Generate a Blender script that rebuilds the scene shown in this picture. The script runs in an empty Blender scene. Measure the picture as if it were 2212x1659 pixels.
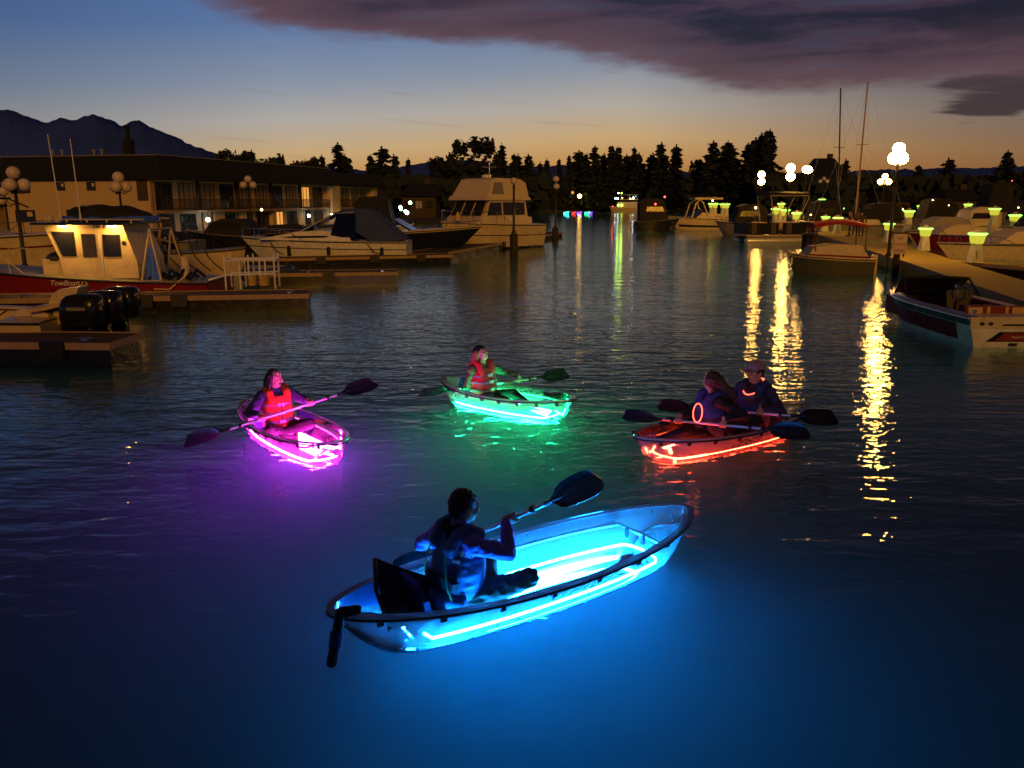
import bpy, bmesh, math, random
from mathutils import Vector, Matrix, noise
R = math.radians
random.seed(7)
S = bpy.context.scene
COL = S.collection

# ------------------------------------------------------------------ camera
F = 1771.3; YH = 432.0; H = 3.0           # focal length and horizon row in a 2212 px wide frame, eye height
TH = math.atan((829.5 - YH) / F)
cam = bpy.data.cameras.new('camera'); cam.sensor_width = 36; cam.lens = 36 * F / 2212
cam.clip_end = 20000; cam.clip_start = 0.1
camo = bpy.data.objects.new('camera', cam); COL.objects.link(camo)
camo.location = (0, 0, H); camo.rotation_euler = (math.pi / 2 - TH, 0, 0)
S.camera = camo

def ray(px, py):
    x = (px - 1106) / F; y = (829.5 - py) / F
    return Vector((x, math.cos(TH) + y * math.sin(TH), -math.sin(TH) + y * math.cos(TH)))
def P(px, py, z=0.0):                      # where the sight line meets height z
    d = ray(px, py); return Vector((0, 0, H)) + d * ((z - H) / d.z)
def D(px, py, Y):                          # the point of the sight line at distance Y
    d = ray(px, py); return Vector((0, 0, H)) + d * (Y / d.y)

# ------------------------------------------------------------------ node helpers
def nt(m):
    m.use_nodes = True; t = m.node_tree; t.nodes.clear(); return t
def N(t, kind, **kw):
    n = t.nodes.new(kind)
    for k, v in kw.items():
        if k.startswith('i_'):
            n.inputs[k[2:].replace('_', ' ')].default_value = v
        else: setattr(n, k, v)
    return n
def L(t, a, b): t.links.new(a, b)
def math_n(t, op, a, b=None, c=None, clamp=False):
    n = t.nodes.new('ShaderNodeMath'); n.operation = op; n.use_clamp = clamp
    for i, v in enumerate((a, b, c)):
        if v is None: continue
        if isinstance(v, (int, float)): n.inputs[i].default_value = v
        else: t.links.new(v, n.inputs[i])
    return n.outputs[0]
def ramp(t, fac, stops, interp='LINEAR'):
    n = t.nodes.new('ShaderNodeValToRGB'); cr = n.color_ramp; cr.interpolation = interp
    while len(cr.elements) < len(stops): cr.elements.new(0.5)
    for e, (p, c) in zip(cr.elements, stops):
        e.position = p; e.color = (c[0], c[1], c[2], 1) if not isinstance(c, (int, float)) else (c, c, c, 1)
    if fac is not None: t.links.new(fac, n.inputs[0])
    return n.outputs[0]
def mixc(t, fac, a, b, blend='MIX'):
    n = t.nodes.new('ShaderNodeMix'); n.data_type = 'RGBA'; n.blend_type = blend
    for s, v in ((n.inputs[0], fac), (n.inputs[6], a), (n.inputs[7], b)):
        if isinstance(v, (int, float)): s.default_value = v
        elif isinstance(v, tuple): s.default_value = (v[0], v[1], v[2], 1)
        else: t.links.new(v, s)
    return n.outputs[2]

# ------------------------------------------------------------------ world: dusk sky with a cloud bank
w = bpy.data.worlds.new('World'); S.world = w; t = nt(w)
tc = N(t, 'ShaderNodeTexCoord'); sx = N(t, 'ShaderNodeSeparateXYZ'); L(t, tc.outputs['Generated'], sx.inputs[0])
az = math_n(t, 'ARCTAN2', sx.outputs[0], sx.outputs[1])
el = math_n(t, 'ARCSINE', sx.outputs[2])
eld = math_n(t, 'MULTIPLY', el, 180 / math.pi)
# gradient over 0..40 degrees of elevation (the afterglow is strongest just right of the view axis)
azs = math_n(t, 'ABSOLUTE', math_n(t, 'SUBTRACT', az, 0.12))
elw = math_n(t, 'ADD', eld, math_n(t, 'MULTIPLY', azs, 3.2))
g = math_n(t, 'DIVIDE', elw, 45.0, clamp=True)
def d(x): return x / 45.0
SKY = ramp(t, g, [(0, (.15, .062, .028)), (d(1.2), (.29, .125, .045)), (d(2.6), (.52, .26, .080)), (d(4.2), (.55, .37, .185)),
                  (d(6.2), (.42, .385, .345)), (d(8.6), (.235, .28, .37)), (d(12), (.105, .185, .37)), (d(17), (.055, .115, .29)), (d(28), (.042, .070, .19)), (1, (.034, .050, .14))])
# darker towards the sides and behind
sidef = ramp(t, math_n(t, 'DIVIDE', azs, math.pi, clamp=True), [(0, 1), (.12, 1), (.22, .66), (.5, .42), (1, .36)])
SKY = mixc(t, 1.0, SKY, sidef, 'MULTIPLY')
SKY = mixc(t, 1.0, SKY, ramp(t, math_n(t, 'MULTIPLY_ADD', az, 1 / 1.4, .5), [(0, (.86, .94, 1.06)), (.3, (1, 1, 1)), (.6, (1, .98, .94)), (.72, (.74, .65, .58)), (.85, (.50, .40, .36)), (1, (.40, .32, .32))]), 'MULTIPLY')
# cloud bank: its lower edge drops from left to right
edge = ramp(t, math_n(t, 'MULTIPLY_ADD', az, 1.0, 0.6), [(0, .56), (.10, .48), (.22, .413), (.34, .345), (.445, .318), (.56, .325), (.647, .310), (.764, .250), (.88, .222), (1, .205)])
edged = math_n(t, 'MULTIPLY', edge, 30.0)
cv = N(t, 'ShaderNodeCombineXYZ'); L(t, math_n(t, 'MULTIPLY', az, 4.2), cv.inputs[0]); L(t, math_n(t, 'MULTIPLY', eld, 0.30), cv.inputs[1])
n1 = N(t, 'ShaderNodeTexNoise', i_Scale=1.15, i_Detail=8.0, i_Roughness=.56); L(t, cv.outputs[0], n1.inputs['Vector'])
off = math_n(t, 'MULTIPLY', math_n(t, 'SUBTRACT', n1.outputs[0], .5), 4.2)
above = math_n(t, 'SUBTRACT', math_n(t, 'ADD', eld, off), edged)
mask = N(t, 'ShaderNodeMapRange', interpolation_type='SMOOTHSTEP', i_From_Min=-.15, i_From_Max=1.0); L(t, above, mask.inputs[0])
# thin wisps in the clear band
cw = N(t, 'ShaderNodeCombineXYZ'); L(t, math_n(t, 'MULTIPLY', az, 4.0), cw.inputs[0]); L(t, math_n(t, 'MULTIPLY_ADD', eld, 1.15, math_n(t, 'MULTIPLY', az, 5.0)), cw.inputs[1])
n3 = N(t, 'ShaderNodeTexNoise', i_Scale=1.3, i_Detail=4.0); L(t, cw.outputs[0], n3.inputs['Vector'])
wis = ramp(t, n3.outputs[0], [(0, 0), (.6, 0), (.78, .30), (1, .4)])
wis = math_n(t, 'MULTIPLY', wis, ramp(t, g, [(0, 0), (d(1), 0.3), (d(4), 1), (d(10), .6), (d(18), .2), (1, 0)]))
# second, lower streak of cloud at the right
u = math_n(t, 'DIVIDE', math_n(t, 'SUBTRACT', az, .565), .115)
v = math_n(t, 'DIVIDE', math_n(t, 'SUBTRACT', math_n(t, 'ADD', eld, math_n(t, 'MULTIPLY', off, 1.0)), 5.9), 1.25)
r2 = math_n(t, 'ADD', math_n(t, 'MULTIPLY', u, u), math_n(t, 'MULTIPLY', v, v)); r2 = math_n(t, 'ADD', r2, math_n(t, 'MULTIPLY', math_n(t, 'SUBTRACT', n3.outputs[0], .5), 3.2))
m2 = N(t, 'ShaderNodeMapRange', interpolation_type='SMOOTHSTEP', i_From_Min=1.15, i_From_Max=.55); L(t, r2, m2.inputs[0])
# inner modelling of the cloud: reddish edge, slate body, bluish thin places
cb = N(t, 'ShaderNodeCombineXYZ'); L(t, math_n(t, 'MULTIPLY', az, 2.6), cb.inputs[0]); L(t, math_n(t, 'MULTIPLY', eld, .34), cb.inputs[1]); cb.inputs[2].default_value = 3.3
n2 = N(t, 'ShaderNodeTexNoise', i_Scale=2.1, i_Detail=10.0, i_Roughness=.60, i_Distortion=.5); L(t, cb.outputs[0], n2.inputs['Vector'])
body = ramp(t, n2.outputs[0], [(0, (.008, .007, .015)), (.40, (.013, .010, .022)), (.47, (.027, .017, .036)), (.55, (.050, .026, .044)), (.62, (.042, .036, .064)), (1, (.10, .09, .14))])
em = N(t, 'ShaderNodeMapRange', i_From_Min=-.2, i_From_Max=3.4); L(t, above, em.inputs[0])
body = mixc(t, em.outputs[0], (.135, .066, .076), body)
high = ramp(t, g, [(0, 1), (d(14), 1), (d(22), .8), (1, .6)])
body = mixc(t, 1.0, body, high, 'MULTIPLY')
SKY = mixc(t, wis, SKY, (.17, .095, .075))
SKY = mixc(t, math_n(t, 'MULTIPLY', m2.outputs[0], .92), SKY, (.040, .024, .030))
SKY = mixc(t, math_n(t, 'MULTIPLY', mask.outputs[0], .95), SKY, body)
below = ramp(t, math_n(t, 'MULTIPLY_ADD', eld, .25, .5), [(0, 0), (.49, 0), (.5, 1), (1, 1)])
SKY = mixc(t, below, (.012, .012, .018), SKY)
bg = N(t, 'ShaderNodeBackground', i_Strength=1.0); L(t, SKY, bg.inputs[0])
nis = N(t, 'ShaderNodeTexSky', sky_type='NISHITA', sun_disc=False, sun_elevation=R(-4.5), sun_rotation=R(7), altitude=1900)
bg2 = N(t, 'ShaderNodeBackground', i_Strength=.05); L(t, nis.outputs[0], bg2.inputs[0])
ad = N(t, 'ShaderNodeAddShader'); L(t, bg.outputs[0], ad.inputs[0]); L(t, bg2.outputs[0], ad.inputs[1])
wo = N(t, 'ShaderNodeOutputWorld'); L(t, ad.outputs[0], wo.inputs[0])

# one weak, warm lamp direction: stand-in for the sodium floodlighting of the marina shore behind the camera
shore_flood = bpy.data.lights.new('shore_flood', 'SUN'); shore_flood.energy = 1.0; shore_flood.angle = R(12); shore_flood.color = (1, .42, .035)
shore_floodo = bpy.data.objects.new('shore_flood', shore_flood); COL.objects.link(shore_floodo)
shore_floodo.rotation_euler = Vector((-.15, .95, -.28)).to_track_quat('-Z', 'Y').to_euler()

S.view_settings.view_transform = 'Standard'; S.view_settings.look = 'None'
S.view_settings.exposure = 0; S.view_settings.gamma = 1
S.render.engine = 'CYCLES'
c = S.cycles; c.max_bounces = 7; c.diffuse_bounces = 2; c.glossy_bounces = 4; c.transmission_bounces = 4
c.transparent_max_bounces = 24; c.sample_clamp_indirect = 4; c.sample_clamp_direct = 0
c.volume_bounces = 2; c.caustics_reflective = False; c.caustics_refractive = False; c.use_denoising = True
try: c.denoiser = 'OPENIMAGEDENOISE'
except Exception: pass

# ------------------------------------------------------------------ materials
M = {}
def mat(name, col, rough=.6, metal=0., var=.18, scale=6., bump=0., spec=.4, coat=0., stretch=(1, 1, 1)):
    m = bpy.data.materials.new(name); t = nt(m)
    o = N(t, 'ShaderNodeOutputMaterial'); b = N(t, 'ShaderNodeBsdfPrincipled', i_Roughness=rough, i_Metallic=metal)
    b.inputs['Specular IOR Level'].default_value = spec; b.inputs['Coat Weight'].default_value = coat
    tc = N(t, 'ShaderNodeTexCoord'); mp = N(t, 'ShaderNodeMapping'); mp.inputs['Scale'].default_value = stretch
    L(t, tc.outputs['Object'], mp.inputs[0])
    n = N(t, 'ShaderNodeTexNoise', i_Scale=scale, i_Detail=6., i_Roughness=.6); L(t, mp.outputs[0], n.inputs['Vector'])
    lo = tuple(x * (1 - var) for x in col); hi = tuple(min(1, x * (1 + var)) for x in col)
    L(t, ramp(t, n.outputs[0], [(.25, lo), (.75, hi)]), b.inputs['Base Color'])
    r_ = ramp(t, n.outputs[0], [(.3, max(0, rough - .08)), (.7, min(1, rough + .08))]); L(t, r_, b.inputs['Roughness'])
    if bump:
        bp = N(t, 'ShaderNodeBump', i_Strength=1.0, i_Distance=bump); L(t, n.outputs[0], bp.inputs['Height']); L(t, bp.outputs[0], b.inputs['Normal'])
    L(t, b.outputs[0], o.inputs[0]); M[name] = m; return m
def emis(name, col, strength):
    m = bpy.data.materials.new(name); t = nt(m)
    o = N(t, 'ShaderNodeOutputMaterial'); e = N(t, 'ShaderNodeEmission', i_Strength=strength); e.inputs[0].default_value = (*col, 1)
    L(t, e.outputs[0], o.inputs[0]); M[name] = m; return m
def glass(name, tint=(.85, .9, .92), rough=.08, haze=.10, hazecol=(.8, .85, .9), ior=1.5):
    """thin clear plastic or pane: mostly transparent, reflecting by angle, with a little scatter from scratches"""
    m = bpy.data.materials.new(name); t = nt(m)
    o = N(t, 'ShaderNodeOutputMaterial'); tr = N(t, 'ShaderNodeBsdfTransparent'); tr.inputs[0].default_value = (*tint, 1)
    gl = N(t, 'ShaderNodeBsdfGlossy', i_Roughness=rough); tl = N(t, 'ShaderNodeBsdfTranslucent'); df = N(t, 'ShaderNodeBsdfDiffuse')
    tl.inputs[0].default_value = (*hazecol, 1); df.inputs[0].default_value = (*hazecol, 1)
    ms = N(t, 'ShaderNodeMixShader', i_Fac=.5); L(t, tl.outputs[0], ms.inputs[1]); L(t, df.outputs[0], ms.inputs[2])
    tc = N(t, 'ShaderNodeTexCoord'); n = N(t, 'ShaderNodeTexNoise', i_Scale=38., i_Detail=8., i_Roughness=.7); L(t, tc.outputs['Object'], n.inputs['Vector'])
    hz = ramp(t, n.outputs[0], [(.3, haze * .97), (.52, haze), (.72, min(1, haze * 1.06))])
    m1 = N(t, 'ShaderNodeMixShader'); L(t, hz, m1.inputs[0]); L(t, tr.outputs[0], m1.inputs[1]); L(t, ms.outputs[0], m1.inputs[2])
    fr = N(t, 'ShaderNodeFresnel', i_IOR=ior)
    m2 = N(t, 'ShaderNodeMixShader'); L(t, fr.outputs[0], m2.inputs[0]); L(t, m1.outputs[0], m2.inputs[1]); L(t, gl.outputs[0], m2.inputs[2])
    L(t, m2.outputs[0], o.inputs[0]); M[name] = m; return m

glass('clear_plastic', haze=.28); glass('clear_rim', haze=.6, rough=.15)
glass('tinted_glass', tint=(.40, .38, .34), rough=.03, haze=.03); glass('window_glass', tint=(.70, .72, .72), rough=.02, haze=.02); glass('dark_glass', tint=(.06, .06, .07), rough=.03, haze=.01)
glass('dome_plastic', haze=.20, rough=.1)
for nm, c_, r_ in (('rubber_black', (.012, .012, .014), .5), ('paddle_black', (.012, .012, .016), .28), ('dark_canvas', (.022, .018, .018), .85),
                   ('canvas_navy', (.025, .05, .19), .8), ('canvas_cream', (.62, .52, .36), .8), ('canvas_white', (.36, .33, .29), .8), ('canvas_red', (.30, .02, .03), .8), ('canvas_blue', (.04, .13, .85), .75),
                   ('canvas_black', (.014, .014, .018), .85),
                   ('gelcoat_white', (.68, .68, .70), .3), ('gelcoat_cream', (.6, .5, .34), .32), ('gelcoat_navy', (.010, .014, .05), .22), ('gelcoat_red', (.20, .012, .025), .35),
                   ('gelcoat_green', (.02, .12, .09), .3), ('gelcoat_maroon', (.15, .012, .022), .3), ('gelcoat_black', (.012, .012, .014), .25), ('gelcoat_grey', (.20, .19, .18), .4), ('gelcoat_dull', (.075, .08, .055), .4),
                   ('vinyl_red', (.22, .012, .015), .5), ('vinyl_tan', (.55, .40, .20), .5), ('carpet_red', (.12, .012, .012), .95),
                   ('wood_dock', (.085, .06, .045), .8), ('wood_edge', (.33, .23, .14), .75), ('wood_pile', (.035, .026, .02), .85),
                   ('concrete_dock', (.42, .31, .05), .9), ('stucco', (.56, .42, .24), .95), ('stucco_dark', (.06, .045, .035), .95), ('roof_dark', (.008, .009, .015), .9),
                   ('fascia', (.34, .22, .13), .8), ('railing_dark', (.035, .026, .022), .7), ('frame_pale', (.45, .40, .32), .6), ('window_black', (.02, .018, .016), .15),
                   ('curtain', (.30, .22, .13), .9), ('post_dark', (.02, .018, .018), .5), ('pedestal_white', (.62, .58, .48), .5), ('sign_white', (.58, .48, .46), .6), ('sign_print', (.25, .05, .05), .6),
                   ('globe_off', (.60, .50, .44), .3), ('bark', (.05, .035, .025), .95), ('foliage', (.016, .026, .034), .9), ('foliage_brown', (.024, .024, .026), .9),
                   ('skin', (.52, .30, .21), .55), ('lips', (.35, .09, .08), .5), ('eye_white', (.7, .7, .68), .3), ('eye_dark', (.02, .015, .012), .2),
                   ('hair_dark', (.018, .013, .010), .55), ('hair_brown', (.10, .05, .025), .5), ('hair_auburn', (.05, .02, .018), .5), ('hair_blond', (.34, .18, .06), .5), ('hair_ash', (.11, .10, .09), .5),
                   ('jacket_navy', (.035, .035, .10), .8), ('jacket_blue', (.26, .19, .74), .8), ('jacket_black', (.02, .018, .024), .85), ('jacket_plum', (.05, .025, .04), .85), ('jacket_brown', (.10, .06, .04), .85),
                   ('vest_orange', (.75, .085, .02), .75), ('vest_red', (.62, .03, .03), .75), ('vest_blue', (.03, .045, .22), .7), ('vest_slate', (.07, .20, .46), .7), ('vest_trim', (.02, .02, .022), .7), ('piping_green', (.1, .5, .2), .6),
                   ('strap_violet', (.30, .22, .36), .7), ('buckle', (.7, .7, .7), .4), ('trousers_dark', (.02, .018, .022), .9), ('trousers_olive', (.07, .085, .06), .9), ('jeans', (.04, .055, .10), .9),
                   ('cap_grey', (.30, .20, .22), .9), ('beanie', (.015, .014, .018), .95), ('shoe', (.02, .02, .02), .7), ('print_white', (.7, .7, .72), .6),
                   ('bucket_yellow', (.6, .42, .12), .5), ('outboard_black', (.010, .010, .012), .22), ('roof_red', (.07, .02, .02), .8)):
    mat(nm, c_, r_, bump=.004 if r_ > .7 else 0, scale=9 if r_ > .6 else 4)
mat('bed_silt', (.07, .07, .07), .95, var=.12, scale=.9)
mat('aluminium', (.75, .76, .78), .35, metal=.6, var=.06); mat('chrome', (.8, .8, .8), .12, metal=1., var=.03)
mat('land_soil', (.04, .034, .026), .95, scale=.4); mat('hill_haze', (.040, .085, .42), 1., scale=.004, var=.25, spec=0)  # hill colour pushed blue to carry distance haze; no haze in the air
emis('led_blue', (.006, .265, 1.), 540); emis('led_pink', (1.15, .025, .72), 540); emis('led_green', (.010, 1., .27), 360); emis('led_red', (1., .045, .016), 100)
emis('eave_glow', (1., .48, .09), 480); emis('glow_red', (1., .10, .05), 5); emis('sodium', (1., .47, .09), 170); emis('sodium_far', (1., .47, .09), 95); emis('pedestal_light', (.30, 1., .10), 3.2); emis('pedestal_body', (.70, .66, .05), .9)
emis('lamp_cool', (.75, .95, 1.), 40); emis('lamp_green', (.35, 1., .55), 22); emis('lamp_amber', (1., .55, .10), 30); emis('window_lit', (1., .42, .08), .9); emis('window_dim', (1., .45, .14), .12); emis('lamp_red', (1., .08, .04), 6)
emis('far_cyan', (.05, 1., .85), 3.5); emis('far_red', (1., .05, .05), 1.8); emis('far_violet', (.30, .08, 1.), 2.2); emis('far_green', (.05, 1., .4), 2.6); emis('far_lime', (.55, 1., .1), 6)

# ------------------------------------------------------------------ object helpers
def tag(o, label=None, cat=None, group=None, kind=None):
    if label: o['label'] = label
    if cat: o['category'] = cat
    if group: o['group'] = group
    if kind: o['kind'] = kind
    return o
def thing(name, label, cat, loc=(0, 0, 0), rz=0., group=None):
    o = bpy.data.objects.new(name, None); COL.objects.link(o); o.location = loc; o.rotation_euler = (0, 0, rz); o.empty_display_size = .1
    return tag(o, label, cat, group)
def copy_tree(o, parent=None):
    c_ = o.copy(); COL.objects.link(c_)
    if parent is not None: c_.parent = parent
    for ch in list(o.children): copy_tree(ch, c_)
    return c_

class MB:
    def __init__(s): s.v = []; s.f = []
    def add(s, vs, fs):
        k = len(s.v); s.v += [Vector(p) for p in vs]; s.f += [tuple(i + k for i in f) for f in fs]; return s
    def box(s, c, size, rz=0., rot=None):
        m = rot if rot is not None else Matrix.Rotation(rz, 3, 'Z'); c = Vector(c)
        vs = [c + m @ Vector((x * size[0] / 2, y * size[1] / 2, z * size[2] / 2)) for x in (-1, 1) for y in (-1, 1) for z in (-1, 1)]
        return s.add(vs, [(0, 1, 3, 2), (4, 6, 7, 5), (0, 4, 5, 1), (2, 3, 7, 6), (0, 2, 6, 4), (1, 5, 7, 3)])
    def beam(s, a, b, wd, ht):
        a = Vector(a); b = Vector(b); d_ = (b - a); l = d_.length; q = d_.to_track_quat('X', 'Z').to_matrix()
        return s.box((a + b) / 2, (l, wd, ht), rot=q)
    def rings(s, rs, closed=True, caps=True, loop=False):
        n = len(rs[0]); k = len(s.v); m = len(rs)
        for r_ in rs: s.v += [Vector(p) for p in r_]
        for i in range(m if loop else m - 1):
            i2 = (i + 1) % m
            for j in range(n if closed else n - 1):
                j2 = (j + 1) % n
                s.f.append((k + i * n + j, k + i * n + j2, k + i2 * n + j2, k + i2 * n + j))
        if caps and closed and not loop:
            s.f.append(tuple(k + j for j in range(n))[::-1]); s.f.append(tuple(k + (m - 1) * n + j for j in range(n)))
        return s
    def tube(s, pts, r, n=8, loop=False, caps=True):
        pts = [Vector(p) for p in pts]; rs = []; m = len(pts); up = None
        for i, p in enumerate(pts):
            if loop: tg = pts[(i + 1) % m] - pts[i - 1]
            else: tg = pts[min(i + 1, m - 1)] - pts[max(i - 1, 0)]
            tg.normalize()
            if up is None: up = Vector((0, 0, 1)) if abs(tg.z) < .9 else Vector((1, 0, 0))
            a = tg.cross(up); a.normalize(); b = a.cross(tg); up = b
            rr = r[i] if isinstance(r, (list, tuple)) else r
            rs.append([p + a * (rr * math.cos(2 * math.pi * j / n)) + b * (rr * math.sin(2 * math.pi * j / n)) for j in range(n)])
        return s.rings(rs, True, caps, loop)
    def cap(s, a, b, ra, rb, n=12, hs=4):
        """tapered capsule"""
        a = Vector(a); b = Vector(b); d_ = b - a; l = d_.length
        if l < 1e-6: return s.ball(a, (ra,) * 3)
        d_.normalize(); q = d_.to_track_quat('Z', 'Y').to_matrix(); rs = []
        for i in range(hs + 1):
            an = math.pi / 2 * i / hs - math.pi / 2
            rs.append((ra * math.sin(an), max(ra * math.cos(an), ra * .02)))
        for i in range(hs + 1):
            an = math.pi / 2 * i / hs
            rs.append((l + rb * math.sin(an), max(rb * math.cos(an), rb * .02)))
        return s.rings([[a + q @ Vector((r_ * math.cos(2 * math.pi * j / n), r_ * math.sin(2 * math.pi * j / n), z)) for j in range(n)] for z, r_ in rs])
    def ball(s, c, r, n=14, m=9, rot=None):
        c = Vector(c); q = rot if rot is not None else Matrix.Identity(3); rs = []
        if isinstance(r, (int, float)): r = (r, r, r)
        for i in range(m + 1):
            an = math.pi * i / m - math.pi / 2; cr = max(math.cos(an), .02)
            rs.append([c + q @ Vector((r[0] * cr * math.cos(2 * math.pi * j / n), r[1] * cr * math.sin(2 * math.pi * j / n), r[2] * math.sin(an))) for j in range(n)])
        return s.rings(rs)
    def lathe(s, prof, c=(0, 0, 0), n=16):
        c = Vector(c)
        return s.rings([[c + Vector((r_ * math.cos(2 * math.pi * j / n), r_ * math.sin(2 * math.pi * j / n), z)) for j in range(n)] for r_, z in prof])
    def prism(s, poly, y0, y1, inset=None):
        """poly in (x,z), between y0 and y1; inset(z) pulls both faces in"""
        f_ = inset or (lambda z: 0.)
        a = [Vector((x, y0 + f_(z), z)) for x, z in poly]; b = [Vector((x, y1 - f_(z), z)) for x, z in poly]
        return s.rings([a, b])
    def slab(s, poly, z0, z1):
        """poly in (x,y)"""
        return s.rings([[Vector((x, y, z0)) for x, y in poly], [Vector((x, y, z1)) for x, y in poly]])
    def build(s, name, m, parent=None, smooth=False, autos=None):
        me = bpy.data.meshes.new(name); me.from_pydata([tuple(p) for p in s.v], [], s.f); me.update()
        bm = bmesh.new(); bm.from_mesh(me); bmesh.ops.recalc_face_normals(bm, faces=bm.faces)
        bm.to_mesh(me); bm.free()
        if smooth:
            for p in me.polygons: p.use_smooth = True
            if autos: me.set_sharp_from_angle(angle=R(autos))
        me.materials.append(M[m] if isinstance(m, str) else m)
        o = bpy.data.objects.new(name, me); COL.objects.link(o)
        if parent is not None: o.parent = parent
        return o

def fused(mb, name, m, parent=None, vox=.008, sm=3, disp=None):
    """one continuous surface grown over overlapping volumes"""
    o = mb.build(name, m)
    md = o.modifiers.new('r', 'REMESH'); md.mode = 'VOXEL'; md.voxel_size = vox
    if sm:
        ms = o.modifiers.new('s', 'SMOOTH'); ms.factor = .5; ms.iterations = sm
    dg = bpy.context.evaluated_depsgraph_get(); dg.update()
    me = bpy.data.meshes.new_from_object(o.evaluated_get(dg)); old = o.data
    o.modifiers.clear(); o.data = me; me.name = name; bpy.data.meshes.remove(old)
    if disp:
        me.update(); ns = [v.normal.copy() for v in me.vertices]
        for v, n_ in zip(me.vertices, ns): v.co += n_ * disp(v.co, n_)
        me.update()
    for p in me.polygons: p.use_smooth = True
    if not me.materials: me.materials.append(M[m])
    if parent is not None: o.parent = parent
    return o

def text(body, size, name, m, parent, loc, rot, extr=.003, shear=0., align='LEFT'):
    cu = bpy.data.curves.new(name, 'FONT'); cu.body = body; cu.size = size; cu.extrude = extr; cu.shear = shear; cu.align_x = align
    o = bpy.data.objects.new(name, cu); COL.objects.link(o)
    dg = bpy.context.evaluated_depsgraph_get(); dg.update()
    me = bpy.data.meshes.new_from_object(o.evaluated_get(dg)); bpy.data.objects.remove(o); bpy.data.curves.remove(cu)
    me.materials.clear(); me.materials.append(M[m])
    o = bpy.data.objects.new(name, me); COL.objects.link(o); o.parent = parent; o.location = loc; o.rotation_euler = rot
    return o
# ================================================================== SETTING
def water_mat():
    m = bpy.data.materials.new('lake_water'); t = nt(m); o = N(t, 'ShaderNodeOutputMaterial')
    tc = N(t, 'ShaderNodeTexCoord'); hs = None
    for sc_, st, rot, amp in ((.55, (.45, 1, 1), 12, .024), (1.7, (.40, 1, 1), -9, .027), (4.6, (.42, 1, 1), 5, .0195), (12., (.55, 1, 1), -14, .0065)):
        mp = N(t, 'ShaderNodeMapping'); mp.inputs['Scale'].default_value = st; mp.inputs['Rotation'].default_value = (0, 0, R(rot)); L(t, tc.outputs['Object'], mp.inputs[0])
        n = N(t, 'ShaderNodeTexNoise', i_Scale=sc_, i_Detail=2.2, i_Roughness=.45, i_Distortion=.35); L(t, mp.outputs[0], n.inputs['Vector'])
        h_ = math_n(t, 'MULTIPLY', n.outputs[0], amp)
        hs = h_ if hs is None else math_n(t, 'ADD', hs, h_)
    # wind patches: calmer and rougher areas
    pn = N(t, 'ShaderNodeTexNoise', i_Scale=.09, i_Detail=3.); L(t, tc.outputs['Object'], pn.inputs['Vector'])
    hs = math_n(t, 'MULTIPLY', hs, ramp(t, pn.outputs[0], [(.3, .62), (.7, 1.25)]))
    bp = N(t, 'ShaderNodeBump', i_Strength=1., i_Distance=1.); L(t, hs, bp.inputs['Height'])
    fr = N(t, 'ShaderNodeFresnel', i_IOR=1.333); L(t, bp.outputs[0], fr.inputs['Normal'])
    gl = N(t, 'ShaderNodeBsdfGlossy', i_Roughness=.022); gl.inputs[0].default_value = (.90, .95, 1, 1); L(t, bp.outputs[0], gl.inputs['Normal'])
    tr = N(t, 'ShaderNodeBsdfTransparent'); tr.inputs[0].default_value = (.62, .80, .86, 1)
    geo = N(t, 'ShaderNodeNewGeometry'); ff = math_n(t, 'MULTIPLY', fr.outputs[0], math_n(t, 'SUBTRACT', 1., geo.outputs['Backfacing']))
    mx = N(t, 'ShaderNodeMixShader'); L(t, ff, mx.inputs[0]); L(t, tr.outputs[0], mx.inputs[1]); L(t, gl.outputs[0], mx.inputs[2])
    L(t, mx.outputs[0], o.inputs[0]); M['water'] = m
    vs = N(t, 'ShaderNodeVolumeScatter', i_Density=.27, i_Anisotropy=.0); vs.inputs['Color'].default_value = (.46, .84, .86, 1)
    va = N(t, 'ShaderNodeVolumeAbsorption', i_Density=.62); va.inputs['Color'].default_value = (.36, .68, .62, 1)
    vv = N(t, 'ShaderNodeAddShader'); L(t, vs.outputs[0], vv.inputs[0]); L(t, va.outputs[0], vv.inputs[1]); L(t, vv.outputs[0], o.inputs['Volume'])
water_mat()
BED = -2.6
WATER = tag(MB().slab([(-500, -60), (500, -60), (500, 900), (-500, 900)], BED - .6, 0).build('water', 'water'), 'dark rippled marina water reflecting dusk sky and lamps', 'water', kind='structure')
tag(MB().add([(-500, -60, BED), (500, -60, BED), (500, 900, BED), (-500, 900, BED)], [(0, 1, 2, 3)]).build('lakebed', 'bed_silt'), 'murky silt bed under the marina water', 'lakebed', kind='structure')

# land: left shore under the motel, far shore, right shore
LZ = .35
shore = [(-500, 57), (-60, 58), (-27, 61), (-24.5, 70), (-19.5, 90), (-14, 108), (-4, 122), (2, 150), (6, 205), (20, 232), (45, 240), (62, 200), (66, 150), (80, 128), (140, 112), (500, 105), (500, 6000), (-500, 6000)]
land = MB(); land.slab(shore, -2.5, LZ)
tag(land.build('land', 'land_soil'), 'dark shore behind the marina', 'land', kind='structure')

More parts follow.
